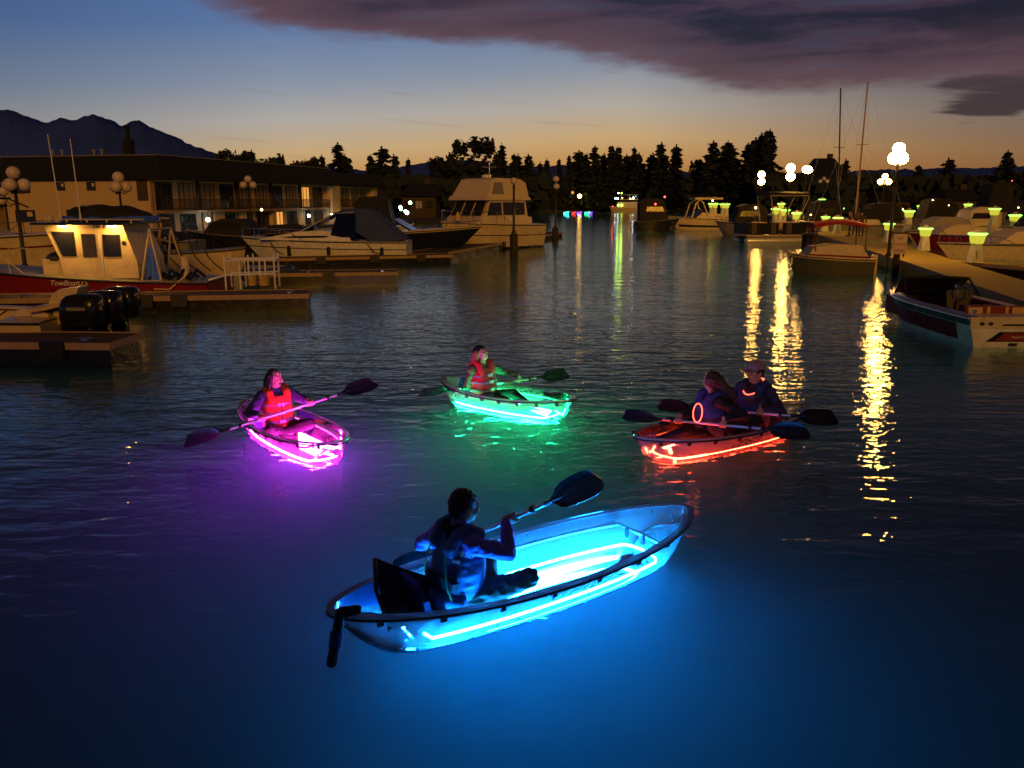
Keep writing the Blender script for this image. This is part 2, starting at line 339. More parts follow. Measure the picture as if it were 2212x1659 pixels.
# mountains and low hills on the skyline (profile in frame pixels, real ridge 2.6 km away with depth)
prof = [(-700, 330), (-420, 262), (-220, 285), (-90, 240), (0, 238), (18, 236), (44, 243), (66, 254), (95, 263), (132, 258), (158, 261), (180, 252), (205, 246), (222, 251), (245, 262), (262, 271), (282, 262), (300, 259), (322, 271), (350, 284), (395, 304), (440, 322), (480, 337), (515, 345), (560, 349), (620, 356), (700, 360), (800, 366), (860, 360), (905, 352), (960, 346), (1010, 344), (1060, 352), (1130, 361), (1190, 360), (1240, 357), (1300, 361), (1400, 366), (1500, 371), (1600, 374), (1800, 373), (1950, 366), (2100, 361), (2212, 358), (2400, 350), (2700, 345), (3000, 362)]
def lerp_prof(x):
    for (a, ya), (b, yb) in zip(prof, prof[1:]):
        if a <= x <= b: return ya + (yb - ya) * (x - a) / (b - a)
    return prof[-1][1]
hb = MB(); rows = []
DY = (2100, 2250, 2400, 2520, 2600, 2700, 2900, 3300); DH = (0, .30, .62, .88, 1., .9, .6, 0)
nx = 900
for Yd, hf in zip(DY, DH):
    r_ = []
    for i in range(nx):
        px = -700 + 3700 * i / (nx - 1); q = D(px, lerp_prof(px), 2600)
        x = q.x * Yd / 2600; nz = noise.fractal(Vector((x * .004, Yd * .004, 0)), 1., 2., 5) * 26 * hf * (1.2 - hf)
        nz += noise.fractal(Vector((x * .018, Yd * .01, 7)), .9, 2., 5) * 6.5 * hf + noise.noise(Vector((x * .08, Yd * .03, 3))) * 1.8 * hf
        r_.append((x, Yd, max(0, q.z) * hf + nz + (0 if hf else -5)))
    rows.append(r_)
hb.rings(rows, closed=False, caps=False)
tag(hb.build('mountains', 'hill_haze', smooth=True), 'dark blue mountain ridge on the skyline at left falling to low hills', 'mountains', kind='structure')

# ------------------------------------------------------------------ trees
def crown_mesh(name, h, r, seed, style='conifer'):
    rnd = random.Random(seed); mb = MB()
    def leaf(c, s_, dirv):
        a = Vector(dirv).normalized(); b = a.cross(Vector((rnd.uniform(-1, 1), rnd.uniform(-1, 1), rnd.uniform(-1, 1)))); b.normalize()
        q = a.cross(b)
        p = [c - a * s_ * .5, c + b * s_ * .34 + q * s_ * rnd.uniform(-.2, .2), c + a * s_ * .62, c - b * s_ * .34 + q * s_ * rnd.uniform(-.2, .2)]
        mb.add(p, [(0, 1, 2, 3)])
    if style == 'conifer':
        z = h * .10; lev = 0
        while z < h * .985:
            f = (z / h); rr = 1.35 * r * (1 - f) ** .82 * rnd.uniform(.72, 1.15) + .22
            nb = max(6, int(12 * (1 - f) + 6))
            for k in range(nb):
                a = rnd.uniform(0, 2 * math.pi); ln = rr * rnd.uniform(.55, 1.12); m_ = max(2, int(ln / .42))
                if rnd.random() < .10: continue
                for j in range(m_):
                    q = (j + .6) / m_; c = Vector((math.cos(a) * ln * q, math.sin(a) * ln * q, z - ln * .28 * q + rnd.uniform(-.12, .12)))
                    for _ in range(2): leaf(c + Vector((rnd.uniform(-.2, .2), rnd.uniform(-.2, .2), rnd.uniform(-.25, .1))), rnd.uniform(.7, 1.25), (math.cos(a) + rnd.uniform(-.6, .6), math.sin(a) + rnd.uniform(-.6, .6), rnd.uniform(-.7, .25)))
            z += h * rnd.uniform(.028, .05)
        for _ in range(6): leaf(Vector((0, 0, h * rnd.uniform(.95, 1.0))), .5, (rnd.uniform(-.3, .3), rnd.uniform(-.3, .3), 1))
    else:
        nb = 15 if style == 'broad' else 8
        for k in range(nb):
            a = rnd.uniform(0, 2 * math.pi); zz = h * rnd.uniform(.38, .93); rr = r * rnd.uniform(.1, .75) * (1.1 - abs(zz / h - .6))
            c0 = Vector((math.cos(a) * rr, math.sin(a) * rr, zz)); cr = r * rnd.uniform(.32, .52)
            for _ in range(70):
                v_ = Vector((rnd.gauss(0, 1), rnd.gauss(0, 1), rnd.gauss(0, 1))); v_.normalize(); v_ *= cr * rnd.uniform(.45, 1.08) ; v_.z *= 1.1
                leaf(c0 + v_, rnd.uniform(.6, 1.1), (rnd.uniform(-1, 1), rnd.uniform(-1, 1), rnd.uniform(-1, 1)))
    return mb
TREES = {}
def tree_proto(key, h, r, seed, style, fol):
    root = thing('conifer' if style == 'conifer' else 'shore_tree', 'x', 'tree')
    crown_mesh('c', h, r, seed, style).build('crown', fol, root)
    tb = MB(); tb.cap((0, 0, -.3), (0, 0, h * .9), .30 * h / 13, .04, 7)
    rnd = random.Random(seed + 50)
    for k in range(6):
        a = rnd.uniform(0, 6.28); z = h * rnd.uniform(.3, .75); tb.cap((0, 0, z), (math.cos(a) * r * .5, math.sin(a) * r * .5, z + h * .06), .07, .03, 5)
    tb.build('trunk', 'bark', root)
    TREES[key] = [root, False, h]
tree_proto('con0', 13, 2.6, 1, 'conifer', 'foliage'); tree_proto('con1', 13, 3.2, 2, 'conifer', 'foliage'); tree_proto('con2', 13, 1.45, 3, 'conifer', 'foliage')
tree_proto('con3', 13, 2.2, 4, 'conifer', 'foliage'); tree_proto('br0', 12, 3.6, 5, 'broad', 'foliage'); tree_proto('br1', 12, 3.0, 6, 'broad', 'foliage_brown'); tree_proto('tuft', 12, 2.6, 8, 'tuft', 'foliage')
ORD = ['first', 'second', 'third', 'fourth', 'fifth', 'sixth', 'seventh', 'eighth', 'ninth', 'tenth', 'eleventh', 'twelfth', 'thirteenth', 'fourteenth', 'fifteenth', 'sixteenth', 'seventeenth', 'eighteenth', 'nineteenth', 'twentieth']
def plant_tree(key, px, top, dist, wide=1., label='', group='trees on the far skyline'):
    q = D(px, top, dist); hh = q.z - LZ; root, used, h0 = TREES[key]
    o = root if not used else copy_tree(root); TREES[key][1] = True
    s_ = hh / h0; o.location = (q.x, q.y, LZ); o.rotation_euler = (random.uniform(-.035, .035), random.uniform(-.035, .035), random.uniform(0, 6.28)); wide *= random.uniform(1.0, 1.35); o.scale = (s_ * wide, s_ * wide * random.uniform(.85, 1.1), s_)
    tag(o, label, 'tree', group)
SK = [  # kind, x, top, distance, width, label
 ('br0', 487, 324, 150, .8, 'small rounded tree above the motel roof, leftmost beyond the ridge'), ('br1', 518, 325, 155, .9, 'rounded brownish tree above the motel roof beside a thin conifer'), ('con2', 543, 323, 150, .8, 'thin spire conifer above the motel roof, leftmost conifer there'),
 ('br0', 578, 339, 170, .7, 'low bushy tree just showing over the middle of the motel roof'), ('tuft', 608, 333, 165, .8, 'small clumpy tree standing over the middle of the motel roof'), ('br1', 640, 345, 170, .8, 'low brownish tree just topping the motel roof line'),
 ('br1', 669, 338, 160, .8, 'brownish tree left of the thin conifer over the motel roof'), ('con2', 698, 334, 165, .8, 'thin conifer just left of the big conifer behind the motel'), ('con1', 729, 309, 160, 1.05, 'big broad conifer tallest above the right half of the motel'), ('con3', 750, 340, 160, 1., 'shorter conifer leaning on the right side of the big motel conifer'),
 ('con3', 795, 335, 175, .8, 'small conifer left of the second big conifer near the motel end'), ('con0', 821, 315, 170, 1.15, 'tall dark conifer at the right end of the motel roof'), ('con0', 852, 332, 175, .9, 'medium conifer right of the tall one past the motel end'), ('con2', 879, 341, 180, .7, 'very thin conifer alone in the gap past the motel end'),
 ('br0', 946, 340, 185, .8, 'low round tree left of the clumpy pine group'), ('tuft', 970, 330, 190, .8, 'short clumpy pine left of the three tall clumpy pines'), ('tuft', 997, 302, 190, .9, 'left of the three tall clumpy pines above the flybridge boat'), ('tuft', 1023, 297, 192, 1.25, 'middle and widest of the three tall clumpy pines'), ('tuft', 1050, 298, 190, .85, 'right of the three tall clumpy pines above the flybridge boat'),
 ('con3', 1072, 331, 195, .8, 'short conifer right of the clumpy pines'), ('con2', 1087, 310, 200, .85, 'slim tall conifer right of the clumpy pines'), ('con3', 1108, 333, 200, .8, 'short conifer behind the left lamp on a pile'), ('con2', 1121, 333, 205, .9, 'thin short conifer just right of the left pile lamp'), ('con0', 1137, 332, 200, .9, 'bushy conifer at the right end of the clumpy pine stand'),
 ('con2', 1168, 350, 225, .9, 'tiny thin tree in the gap above the channel, left one'), ('con2', 1185, 343, 225, 1., 'small thin tree in the gap above the channel, right one'),
 ('con3', 1213, 343, 230, .8, 'short conifer at the left edge of the tree row above the channel'), ('con3', 1228, 335, 230, .7, 'narrow conifer above the lit far kayaks'), ('con0', 1252, 323, 232, 1.1, 'broad dark conifer above the far lit window'), ('con3', 1270, 332, 235, 1., 'conifer filling behind the broad one above the lit window'), ('con3', 1288, 316, 232, .85, 'pointed conifer midway between the lit window and the tour boat'),
 ('con0', 1306, 330, 236, 1., 'shadowy conifer left of the twin peaks above the tour boat'), ('con3', 1320, 314, 230, .9, 'left of the twin pointed conifers above the tour boat'), ('con3', 1337, 317, 230, .9, 'right of the twin pointed conifers above the tour boat'), ('con0', 1353, 332, 236, .9, 'filled low conifer right of the twin peaks'), ('con3', 1368, 318, 235, .8, 'pointed conifer above the bow of the tour boat'), ('con0', 1384, 329, 230, .9, 'blunt conifer right of the tour boat'),
 ('con0', 1407, 329, 228, 1., 'blunt conifer left of the tall one above the black cruiser'), ('con0', 1433, 306, 220, 1., 'tall full conifer above the bow rider with open arch'), ('con2', 1465, 313, 220, 1.1, 'lone slim conifer standing right of the tall full one'),
 ('br1', 1515, 343, 190, .8, 'low rounded tree at the left foot of the big right stand'), ('con0', 1543, 302, 180, .95, 'tall conifer at the left of the big right stand'), ('con1', 1570, 304, 178, 1., 'wide dark conifer at the middle of the big right stand'), ('con0', 1588, 314, 182, 1., 'sloping shoulder conifer of the big right stand'), ('con3', 1614, 309, 180, .8, 'single pointed conifer between the two halves of the right stand'),
 ('con0', 1637, 296, 175, .9, 'left conifer of the tallest cluster by the lamps'), ('con0', 1651, 285, 175, .85, 'middle conifer of the tallest cluster by the lamps'), ('con3', 1665, 281, 173, 1., 'right conifer of the tallest cluster, highest of all'), ('br0', 1690, 372, 170, .8, 'low tree behind the pair of lit globe lamps'), ('con3', 1760, 346, 165, .9, 'small conifer left of the dark gabled house'), ('con0', 1828, 342, 165, .9, 'conifer rising beside the two tall masts'),
 ('con3', 1860, 366, 160, .9, 'low conifer between the masts and the big lamp'), ('con3', 1985, 357, 150, 1., 'conifer just right of the big lit lamp'), ('br1', 2010, 392, 150, .8, 'low tree between two conifers on the right shore'), ('con0', 2052, 340, 140, 1.0, 'blunt conifer in the middle of the right shore'), ('con3', 2078, 378, 145, 1., 'low conifer leaning on the blunt conifer at right'), ('con1', 2178, 325, 130, .8, 'tall dark conifer at the right edge of the picture'), ('con0', 2140, 378, 135, .9, 'lower conifer left of the tall one at the right edge'), ('con0', 2215, 362, 130, .9, 'conifer cut by the right edge of the picture')]
for k, px, top, dist, wd, lb in SK: plant_tree(k, px, top, dist, wd, lb)
# the unbroken dark wood and scrub below the skyline
ub = MB(); rnd = random.Random(5)
for _ in range(9000):
    px = rnd.uniform(760, 2330)
    dist = rnd.uniform(150, 250) if px < 1640 else rnd.uniform(128, 175)
    if px < 1180 : dist = rnd.uniform(135, 205)
    topm = 388 + 16 * noise.noise(Vector((px * .013, 1, 0))) + 8 * noise.noise(Vector((px * .06, 4, 0)))
    q = D(px, rnd.uniform(topm, 446), dist)
    if q.z < LZ: q.z = LZ + .2
    s_ = rnd.uniform(.6, 1.7); a = Vector((rnd.uniform(-1, 1), rnd.uniform(-.5, .5), rnd.uniform(-.6, 1))).normalized(); b = a.cross(Vector((rnd.uniform(-.4, .4), 1, rnd.uniform(-.4, .4)))).normalized()
    if px < 1640 and px > 1180 and q.y < 236: q.y = 241
    ub.add([q - a * s_, q + b * s_ * .6, q + a * s_, q - b * s_ * .6], [(0, 1, 2, 3)])
tag(ub.build('shore_woods', 'foliage'), 'unbroken dark woods and scrub along the far shore under the skyline trees', 'woods', kind='stuff')

# ------------------------------------------------------------------ motel building at the left
def window_part(parent, x0, x1, z0, z1, y, face='y', sgn=-1, pane='window_black', frame='frame_pale', mull=1, name='window', fw=.07):
    """a framed window on a wall face; its pane is a sub-part"""
    fb = MB(); pb = MB()
    def put(mb, a0, a1, b0, b1, d0, d1):
        lo, hi = sorted((y + sgn * d0, y + sgn * d1))
        if face == 'y': mb.box(((a0 + a1) / 2, (lo + hi) / 2, (b0 + b1) / 2), (a1 - a0, hi - lo, b1 - b0))
        else: mb.box(((lo + hi) / 2, (a0 + a1) / 2, (b0 + b1) / 2), (hi - lo, a1 - a0, b1 - b0))
    put(fb, x0, x1, z0, z0 + fw, .0, .09); put(fb, x0, x1, z1 - fw, z1, .0, .09); put(fb, x0, x0 + fw, z0 + fw, z1 - fw, .0, .08); put(fb, x1 - fw, x1, z0 + fw, z1 - fw, .0, .08)
    for k in range(mull):
        xm = x0 + (x1 - x0) * (k + 1) / (mull + 1); put(fb, xm - fw / 2, xm + fw / 2, z0 + fw, z1 - fw, .0, .075)
    f = fb.build(name, frame, parent); put(pb, x0 + fw, x1 - fw, z0 + fw, z1 - fw, .005, .03); pb.build('pane', pane, f); return f

def motel():
    root = thing('motel_building', 'long two storey tan motel with dark mansard roof and balconies', 'building', (-28.4, 66, 0), math.atan2(.97, .24))
    W_, LEN, Z0, Z2, Z3, ZT = 14.0, 29.5, LZ, 2.08, 4.60, 6.40
    w_ = MB(); w_.box((LEN / 2, W_ / 2, (Z0 + Z3) / 2), (LEN, W_, Z3 - Z0)); w_.box((LEN + 8.0, W_ / 2 + .8, (Z0 + Z3) / 2), (15.6, W_, Z3 - Z0)); w_.build('wall', 'stucco', root)
    # mansard roof, sloping in on all sides, on both blocks
    rf = MB()
    for x0, x1, y0, y1, zt in ((-.5, LEN + .6, -1.5, W_ + .5, ZT), (LEN + .62, LEN + 17, -.7, W_ + 1.3, ZT - .25)):
        rf.rings([[(x0, y0, Z3 - .02), (x1, y0, Z3 - .02), (x1, y1, Z3 - .02), (x0, y1, Z3 - .02)], [(x0, y0, Z3 + .35), (x1, y0, Z3 + .35), (x1, y1, Z3 + .35), (x0, y1, Z3 + .35)], [(x0 + .7, y0 + .7, zt), (x1 - .7, y0 + .7, zt), (x1 - .7, y1 - .7, zt), (x0 + .7, y1 - .7, zt)]])
    roof = rf.build('roof', 'roof_dark', root)
    ge = MB()
    for a_, b_ in (((.15, -.85), (LEN - .1, -.85)), ((.15, -.85), (.15, W_ - .1))): ge.beam((a_[0], a_[1], ZT + .03), (b_[0], b_[1], ZT + .03), .12, .07)
    ge.build('roof_edge', 'gelcoat_grey', roof)
    for xx in (.12, 8.9, 18.3): MB().tube([(xx, -.06, Z3 - .1), (xx, -.06, Z2 + .2)], .05, 6).build('downspout', 'fascia', root)
    ch = MB(); ch.box((3.2, 4.0, 7.1), (.55, .7, 1.5)); ch.lathe([(.16, 7.85), (.16, 8.7), (.24, 8.72), (.24, 8.95), (.10, 9.0)], (3.2, 4, 0), 8); ch.build('chimney', 'roof_dark', roof)
    for xx, yy in ((1, 9.5), (1.2, 8.8), (1.5, 6), (1.2, 5), (16, 3), (21, 3)):
        v_ = MB(); v_.lathe([(.09, 6.38), (.09, 6.85), (.15, 6.87), (.13, 6.98), (.02, 7.0)], (xx, yy, 0), 8); v_.build('roof_vent', 'gelcoat_grey', roof)
    # end wall facing the water: windows (face x, outside is -x)
    for y0, y1, z0, z1 in ((11.2, 13.0, 3.55, 4.45), (7.8, 8.6, 3.75, 4.40), (4.9, 5.7, 3.75, 4.42), (11.0, 12.9, 1.25, 2.2), (5.6, 7.9, 1.6, 2.25)):
        wf_ = window_part(root, y0, y1, z0, z1, 0, 'x', -1, 'window_black', 'railing_dark', 1); MB().box((-.04, y0 + (y1 - y0) * .27, z1 - (z1 - z0) * .36), (.016, (y1 - y0) * .28, (z1 - z0) * .38)).build('curtain', 'canvas_cream', wf_)
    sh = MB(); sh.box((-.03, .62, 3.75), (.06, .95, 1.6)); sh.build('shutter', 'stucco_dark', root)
    # balcony front
    bs = MB(); bs.box((LEN / 2 + .3, -.45, Z2), (LEN - .4, .88, .16)); bs.build('balcony_slab', 'fascia', root)
    bs = MB(); bs.box((LEN + 8.6, -.0, Z2), (14, .9, .14)); bs.build('balcony_slab', 'fascia', root)
    for x0, x1, yy in ((.3, LEN, -.87), (LEN + 2.2, LEN + 15.4, -.45)):
        rb = MB(); rb.box(((x0 + x1) / 2, yy, Z2 + .95), (x1 - x0, .07, .07)); rb.box(((x0 + x1) / 2, yy, Z2 + .2), (x1 - x0, .05, .05))
        n_ = int((x1 - x0) / .16)
        for i in range(n_ + 1): rb.box((x0 + (x1 - x0) * i / n_, yy, Z2 + .575), (.035, .03, .69))
        rb.build('balcony_railing', 'railing_dark', root)
    for xx in (7.0, 8.6, 12.6, 18.0, 24.0): MB().box((xx, -.25, (Z0 + Z2) / 2 - .04), (1.5 if xx == 8.6 else .7, .4, Z2 - Z0 - .09)).build('divider_wall', 'stucco', root)
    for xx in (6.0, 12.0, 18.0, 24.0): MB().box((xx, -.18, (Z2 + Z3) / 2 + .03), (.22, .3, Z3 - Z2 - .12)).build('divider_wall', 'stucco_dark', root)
    MB().box((LEN + 1.1, -.2, (Z0 + Z3) / 2), (2.0, 1.9, Z3 - Z0 - .05)).build('end_pillar', 'stucco', root)
    MB().box((LEN + 14.5, .3, (Z0 + Z3) / 2), (1.2, 1.0, Z3 - Z0 - .05)).build('end_pillar', 'stucco', root)
    u = .6
    k = 0
    while u < LEN - 2.2:
        lit = 22.8 < u < 26.4
        window_part(root, u, u + 2.1, Z2 + .15, Z3 - .2, 0, 'y', -1, 'window_lit' if lit else ('curtain' if k % 3 else 'window_black'), 'railing_dark', 2)
        low = 18.2 < u < 20.8
        window_part(root, u, u + 2.1, Z0 + .1, Z2 - .2, 0, 'y', -1, 'window_lit' if low else ('window_black' if k % 2 else 'stucco_dark'), 'railing_dark', 2)
        u += 2.95; k += 1
    for xx in (LEN + 3.4, LEN + 6.4, LEN + 9.4, LEN + 12):
        window_part(root, xx, xx + 2.0, Z2 + .15, Z3 - .2, .8, 'y', -1, 'curtain', 'railing_dark', 2); window_part(root, xx, xx + 2.0, Z0 + .1, Z2 - .2, .8, 'y', -1, 'window_black', 'railing_dark', 2)
    for xx, s_ in ((5.2, .17), (23.2, .15), (28.6, .14), (30.9, .1)):
        l_ = MB(); l_.box((xx, -1.33, 1.42), (.12, .14, .1)); l2 = l_.build('wall_lamp', 'post_dark', root); MB().ball((xx, -1.48, 1.38), s_, 10, 7).build('bulb', 'lamp_cool' if s_ > .1 else 'lamp_amber', l2)
motel()
def annex():
    root = thing('motel_annex', 'dark roofed tan building at the left edge behind the globe lamps', 'building', (-45.2, 73, 0), math.atan2(.97, .24))
    MB().box((8, 6, 2.45), (16, 12, 4.2)).build('wall', 'stucco', root)
    rf = MB(); rf.rings([[(-1.6, -1.2, 3.0), (17, -1.2, 3.0), (17, 13, 3.0), (-1.6, 13, 3.0)], [(-1.0, -.4, 6.0), (16, -.4, 6.0), (16, 12, 6.0), (-1.0, 12, 6.0)]]); rf.build('roof', 'roof_dark', root)
    for y0 in (1, 4.5, 8): window_part(root, y0, y0 + 1.6, 1.2, 2.3, 0, 'x', -1, 'window_black', 'railing_dark', 1)
annex()

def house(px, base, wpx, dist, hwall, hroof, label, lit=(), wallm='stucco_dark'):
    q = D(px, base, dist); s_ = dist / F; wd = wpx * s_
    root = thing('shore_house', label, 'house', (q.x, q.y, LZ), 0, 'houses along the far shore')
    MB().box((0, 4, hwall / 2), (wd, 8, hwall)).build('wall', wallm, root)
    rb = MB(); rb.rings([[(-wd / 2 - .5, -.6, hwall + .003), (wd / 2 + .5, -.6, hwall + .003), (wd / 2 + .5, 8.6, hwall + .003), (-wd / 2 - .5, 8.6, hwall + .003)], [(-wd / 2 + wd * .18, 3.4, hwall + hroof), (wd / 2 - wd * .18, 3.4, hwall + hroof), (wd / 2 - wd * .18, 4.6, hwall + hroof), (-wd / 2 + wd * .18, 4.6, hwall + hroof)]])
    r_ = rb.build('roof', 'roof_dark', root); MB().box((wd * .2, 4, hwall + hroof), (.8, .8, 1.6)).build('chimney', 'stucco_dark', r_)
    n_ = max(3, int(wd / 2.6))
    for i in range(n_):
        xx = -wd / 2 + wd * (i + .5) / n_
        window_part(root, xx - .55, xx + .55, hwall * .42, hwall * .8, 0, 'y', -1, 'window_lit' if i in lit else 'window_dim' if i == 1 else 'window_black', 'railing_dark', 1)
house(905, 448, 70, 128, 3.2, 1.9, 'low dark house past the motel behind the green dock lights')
house(1245, 447, 84, 241, 4.4, 2.6, 'dark far house with one glowing orange window above the lit kayaks', (2,))
house(1390, 447, 80, 241, 3.8, 2.4, 'dark far house behind the lit tour boat'); house(1500, 447, 90, 242, 4.5, 2.6, 'dark far house behind the white bow rider')
house(1790, 440, 62, 150, 6.6, 3.4, 'tall dark gabled house near the two tall masts'); house(2090, 440, 84, 118, 2.6, 1.5, 'low dark house on the right shore between conifers')
house(1930, 440, 70, 126, 2.5, 1.4, 'low dark house behind the big lit globe lamp')

# ------------------------------------------------------------------ docks
def dock(label, A, B, width, z=.42, side=1, bumpers=(), m='wood_dock', name='floating_dock'):
    """A->B is the front edge; the dock lies to the far side of it"""
    A = Vector((A[0], A[1], 0)); B = Vector((B[0], B[1], 0)); d_ = B - A; l = d_.length; a = math.atan2(d_.y, d_.x)
    root = thing(name, label, 'dock', A, a, 'floating docks')
    db = MB(); n_ = int(l / .30)
    for i in range(n_): db.box(((i + .5) * l / n_, width / 2, z - .02), (l / n_ - .012, width - .02, .04))
    db.build('deck', m, root)
    MB().box((l / 2, width / 2, z - .29), (l - .02, width - .12, .40)).build('float', 'gelcoat_black', root)
    eb = MB(); eb.box((l / 2, -.025, z - .045), (l, .05, .13)); eb.box((l / 2, width + .025, z - .045), (l, .05, .13)); eb.box((l + .026, width / 2, z - .045), (.05, width + .1, .13)); eb.build('edge_board', 'wood_edge', root)
    for x in bumpers: MB().box((x, -.11, z - .1), (.42, .115, .34)).build('corner_bumper', 'rubber_black', root)
    for x in (l * .35, l - .5):
        cb = MB(); cb.tube([(x - .16, .12, z + .07), (x, .12, z + .085), (x + .16, .12, z + .07)], .022, 6); cb.box((x, .12, z + .035), (.12, .05, .07)); cb.build('cleat', 'chrome', root)
    return root
d1a = P(-260, 738, .42); d1b = P(233, 743, .42); dock('short wooden dock in front of the outboard motors at lower left', d1a, d1b, 1.25, bumpers=((d1b - d1a).length - 1.0,))
d2a = P(-300, 652, .42); d2b = P(663, 636, .42); l2 = (d2b - d2a).length; dock('long wooden dock alongside the red tow boat', d2a, d2b, 1.3, bumpers=(l2 * .62, l2 - 3.4))
d3a = P(560, 592, .42); d3b = P(856, 588, .42); dock('short wooden finger dock in front of the blue canopy cruiser, nearer one', d3a, d3b, 1.2, bumpers=((d3b - d3a).length * .5,))
d4a = P(380, 564, .42); d4b = P(974, 551, .42); l4 = (d4b - d4a).length; dock('long wooden dock running along the hull of the blue canopy cruiser', d4a, d4b, 1.3, bumpers=(l4 * .5, l4 * .7, l4 * .88))
d5a = P(968, 545, .42); d5b = P(1216, 501, .42); dock('dark dock running out into the channel beside the flybridge boat', d5a, d5b, 2.0, bumpers=(10, 18), m='wood_pile')
d6a = P(60, 560, .42); d6b = P(420, 545, .42); dock('dark dock hidden behind the tow boat cabin', d6a, d6b, 1.3)

# concrete main dock at the right
RZ = .55
edge_l = [P(2700, 812, RZ), P(2420, 718, RZ), P(2212, 652, RZ), P(2075, 606, RZ), P(1990, 577, RZ), P(1938, 560, RZ), P(1880, 542, RZ), P(1808, 519, RZ), P(1755, 503, RZ)]
edge_r = [P(1832, 497, RZ), P(1900, 512, RZ), P(1940, 524, RZ), P(1995, 541, RZ), P(2075, 566, RZ), P(2212, 606, RZ), P(2420, 650, RZ), P(2900, 730, RZ)]
poly = [(p.x, p.y) for p in edge_l + edge_r]
root = thing('concrete_dock', 'wide lamplit concrete walkway dock at right carrying the power pedestals', 'dock', (0, 0, 0))
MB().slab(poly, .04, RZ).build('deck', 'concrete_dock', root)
eb = MB()
for a, b in zip(edge_l, edge_l[1:]): eb.beam((a.x - .06, a.y, RZ - .06), (b.x - .06, b.y, RZ - .06), .10, .20)
eb.build('edge_board', 'wood_edge', root)
def finger(px0, py0, px1, py1, wd, label):
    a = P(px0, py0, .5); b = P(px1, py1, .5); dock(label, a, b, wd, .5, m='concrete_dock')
finger(1995, 560, 2330, 588, 1.1, 'pale finger dock beside the big tan covered boat at right')
finger(1930, 506, 2330, 508, 1.2, 'far finger dock behind the tan covered boat at right'); finger(1600, 486, 1770, 497, 1.0, 'far finger dock by the dark pontoon boat')
finger(1840, 478, 2330, 474, 1.4, 'farthest dock at right under the green deck lights')

# house-shaped blocker added behind the viewpoint, unseen: keeps floodlight off near water and kayaks
blk = thing('light_blocker', 'unseen added light blocker in the form of a gabled house on piles', 'building', (1.0, -7, 0))
MB().box((0, -5, 3.0), (30, 10, 4.6)).build('wall', 'stucco_dark', blk)
MB().rings([[(-15.6, .5, 5.303), (15.6, .5, 5.303), (15.6, -10.5, 5.303), (-15.6, -10.5, 5.303)], [(-15.6, .4, 5.6), (15.6, .4, 5.6), (15.6, -10.4, 5.6), (-15.6, -10.4, 5.6)], [(-15.6, -3.0, 7.1), (15.6, -3.0, 7.1), (15.6, -7.0, 7.1), (-15.6, -7.0, 7.1)]]).build('roof', 'roof_dark', blk)
for x in (-14, -7, 0, 7, 14):
    for y in (-.6, -9.4): MB().lathe([(.2, -2.5), (.2, .7)], (x, y, 0), 10).build('pile', 'wood_pile', blk)
for x in (-10, -4, 4, 10): window_part(blk, x - 1, x + 1, 2.2, 3.8, 0, 'y', 1, 'window_black', 'railing_dark', 1)
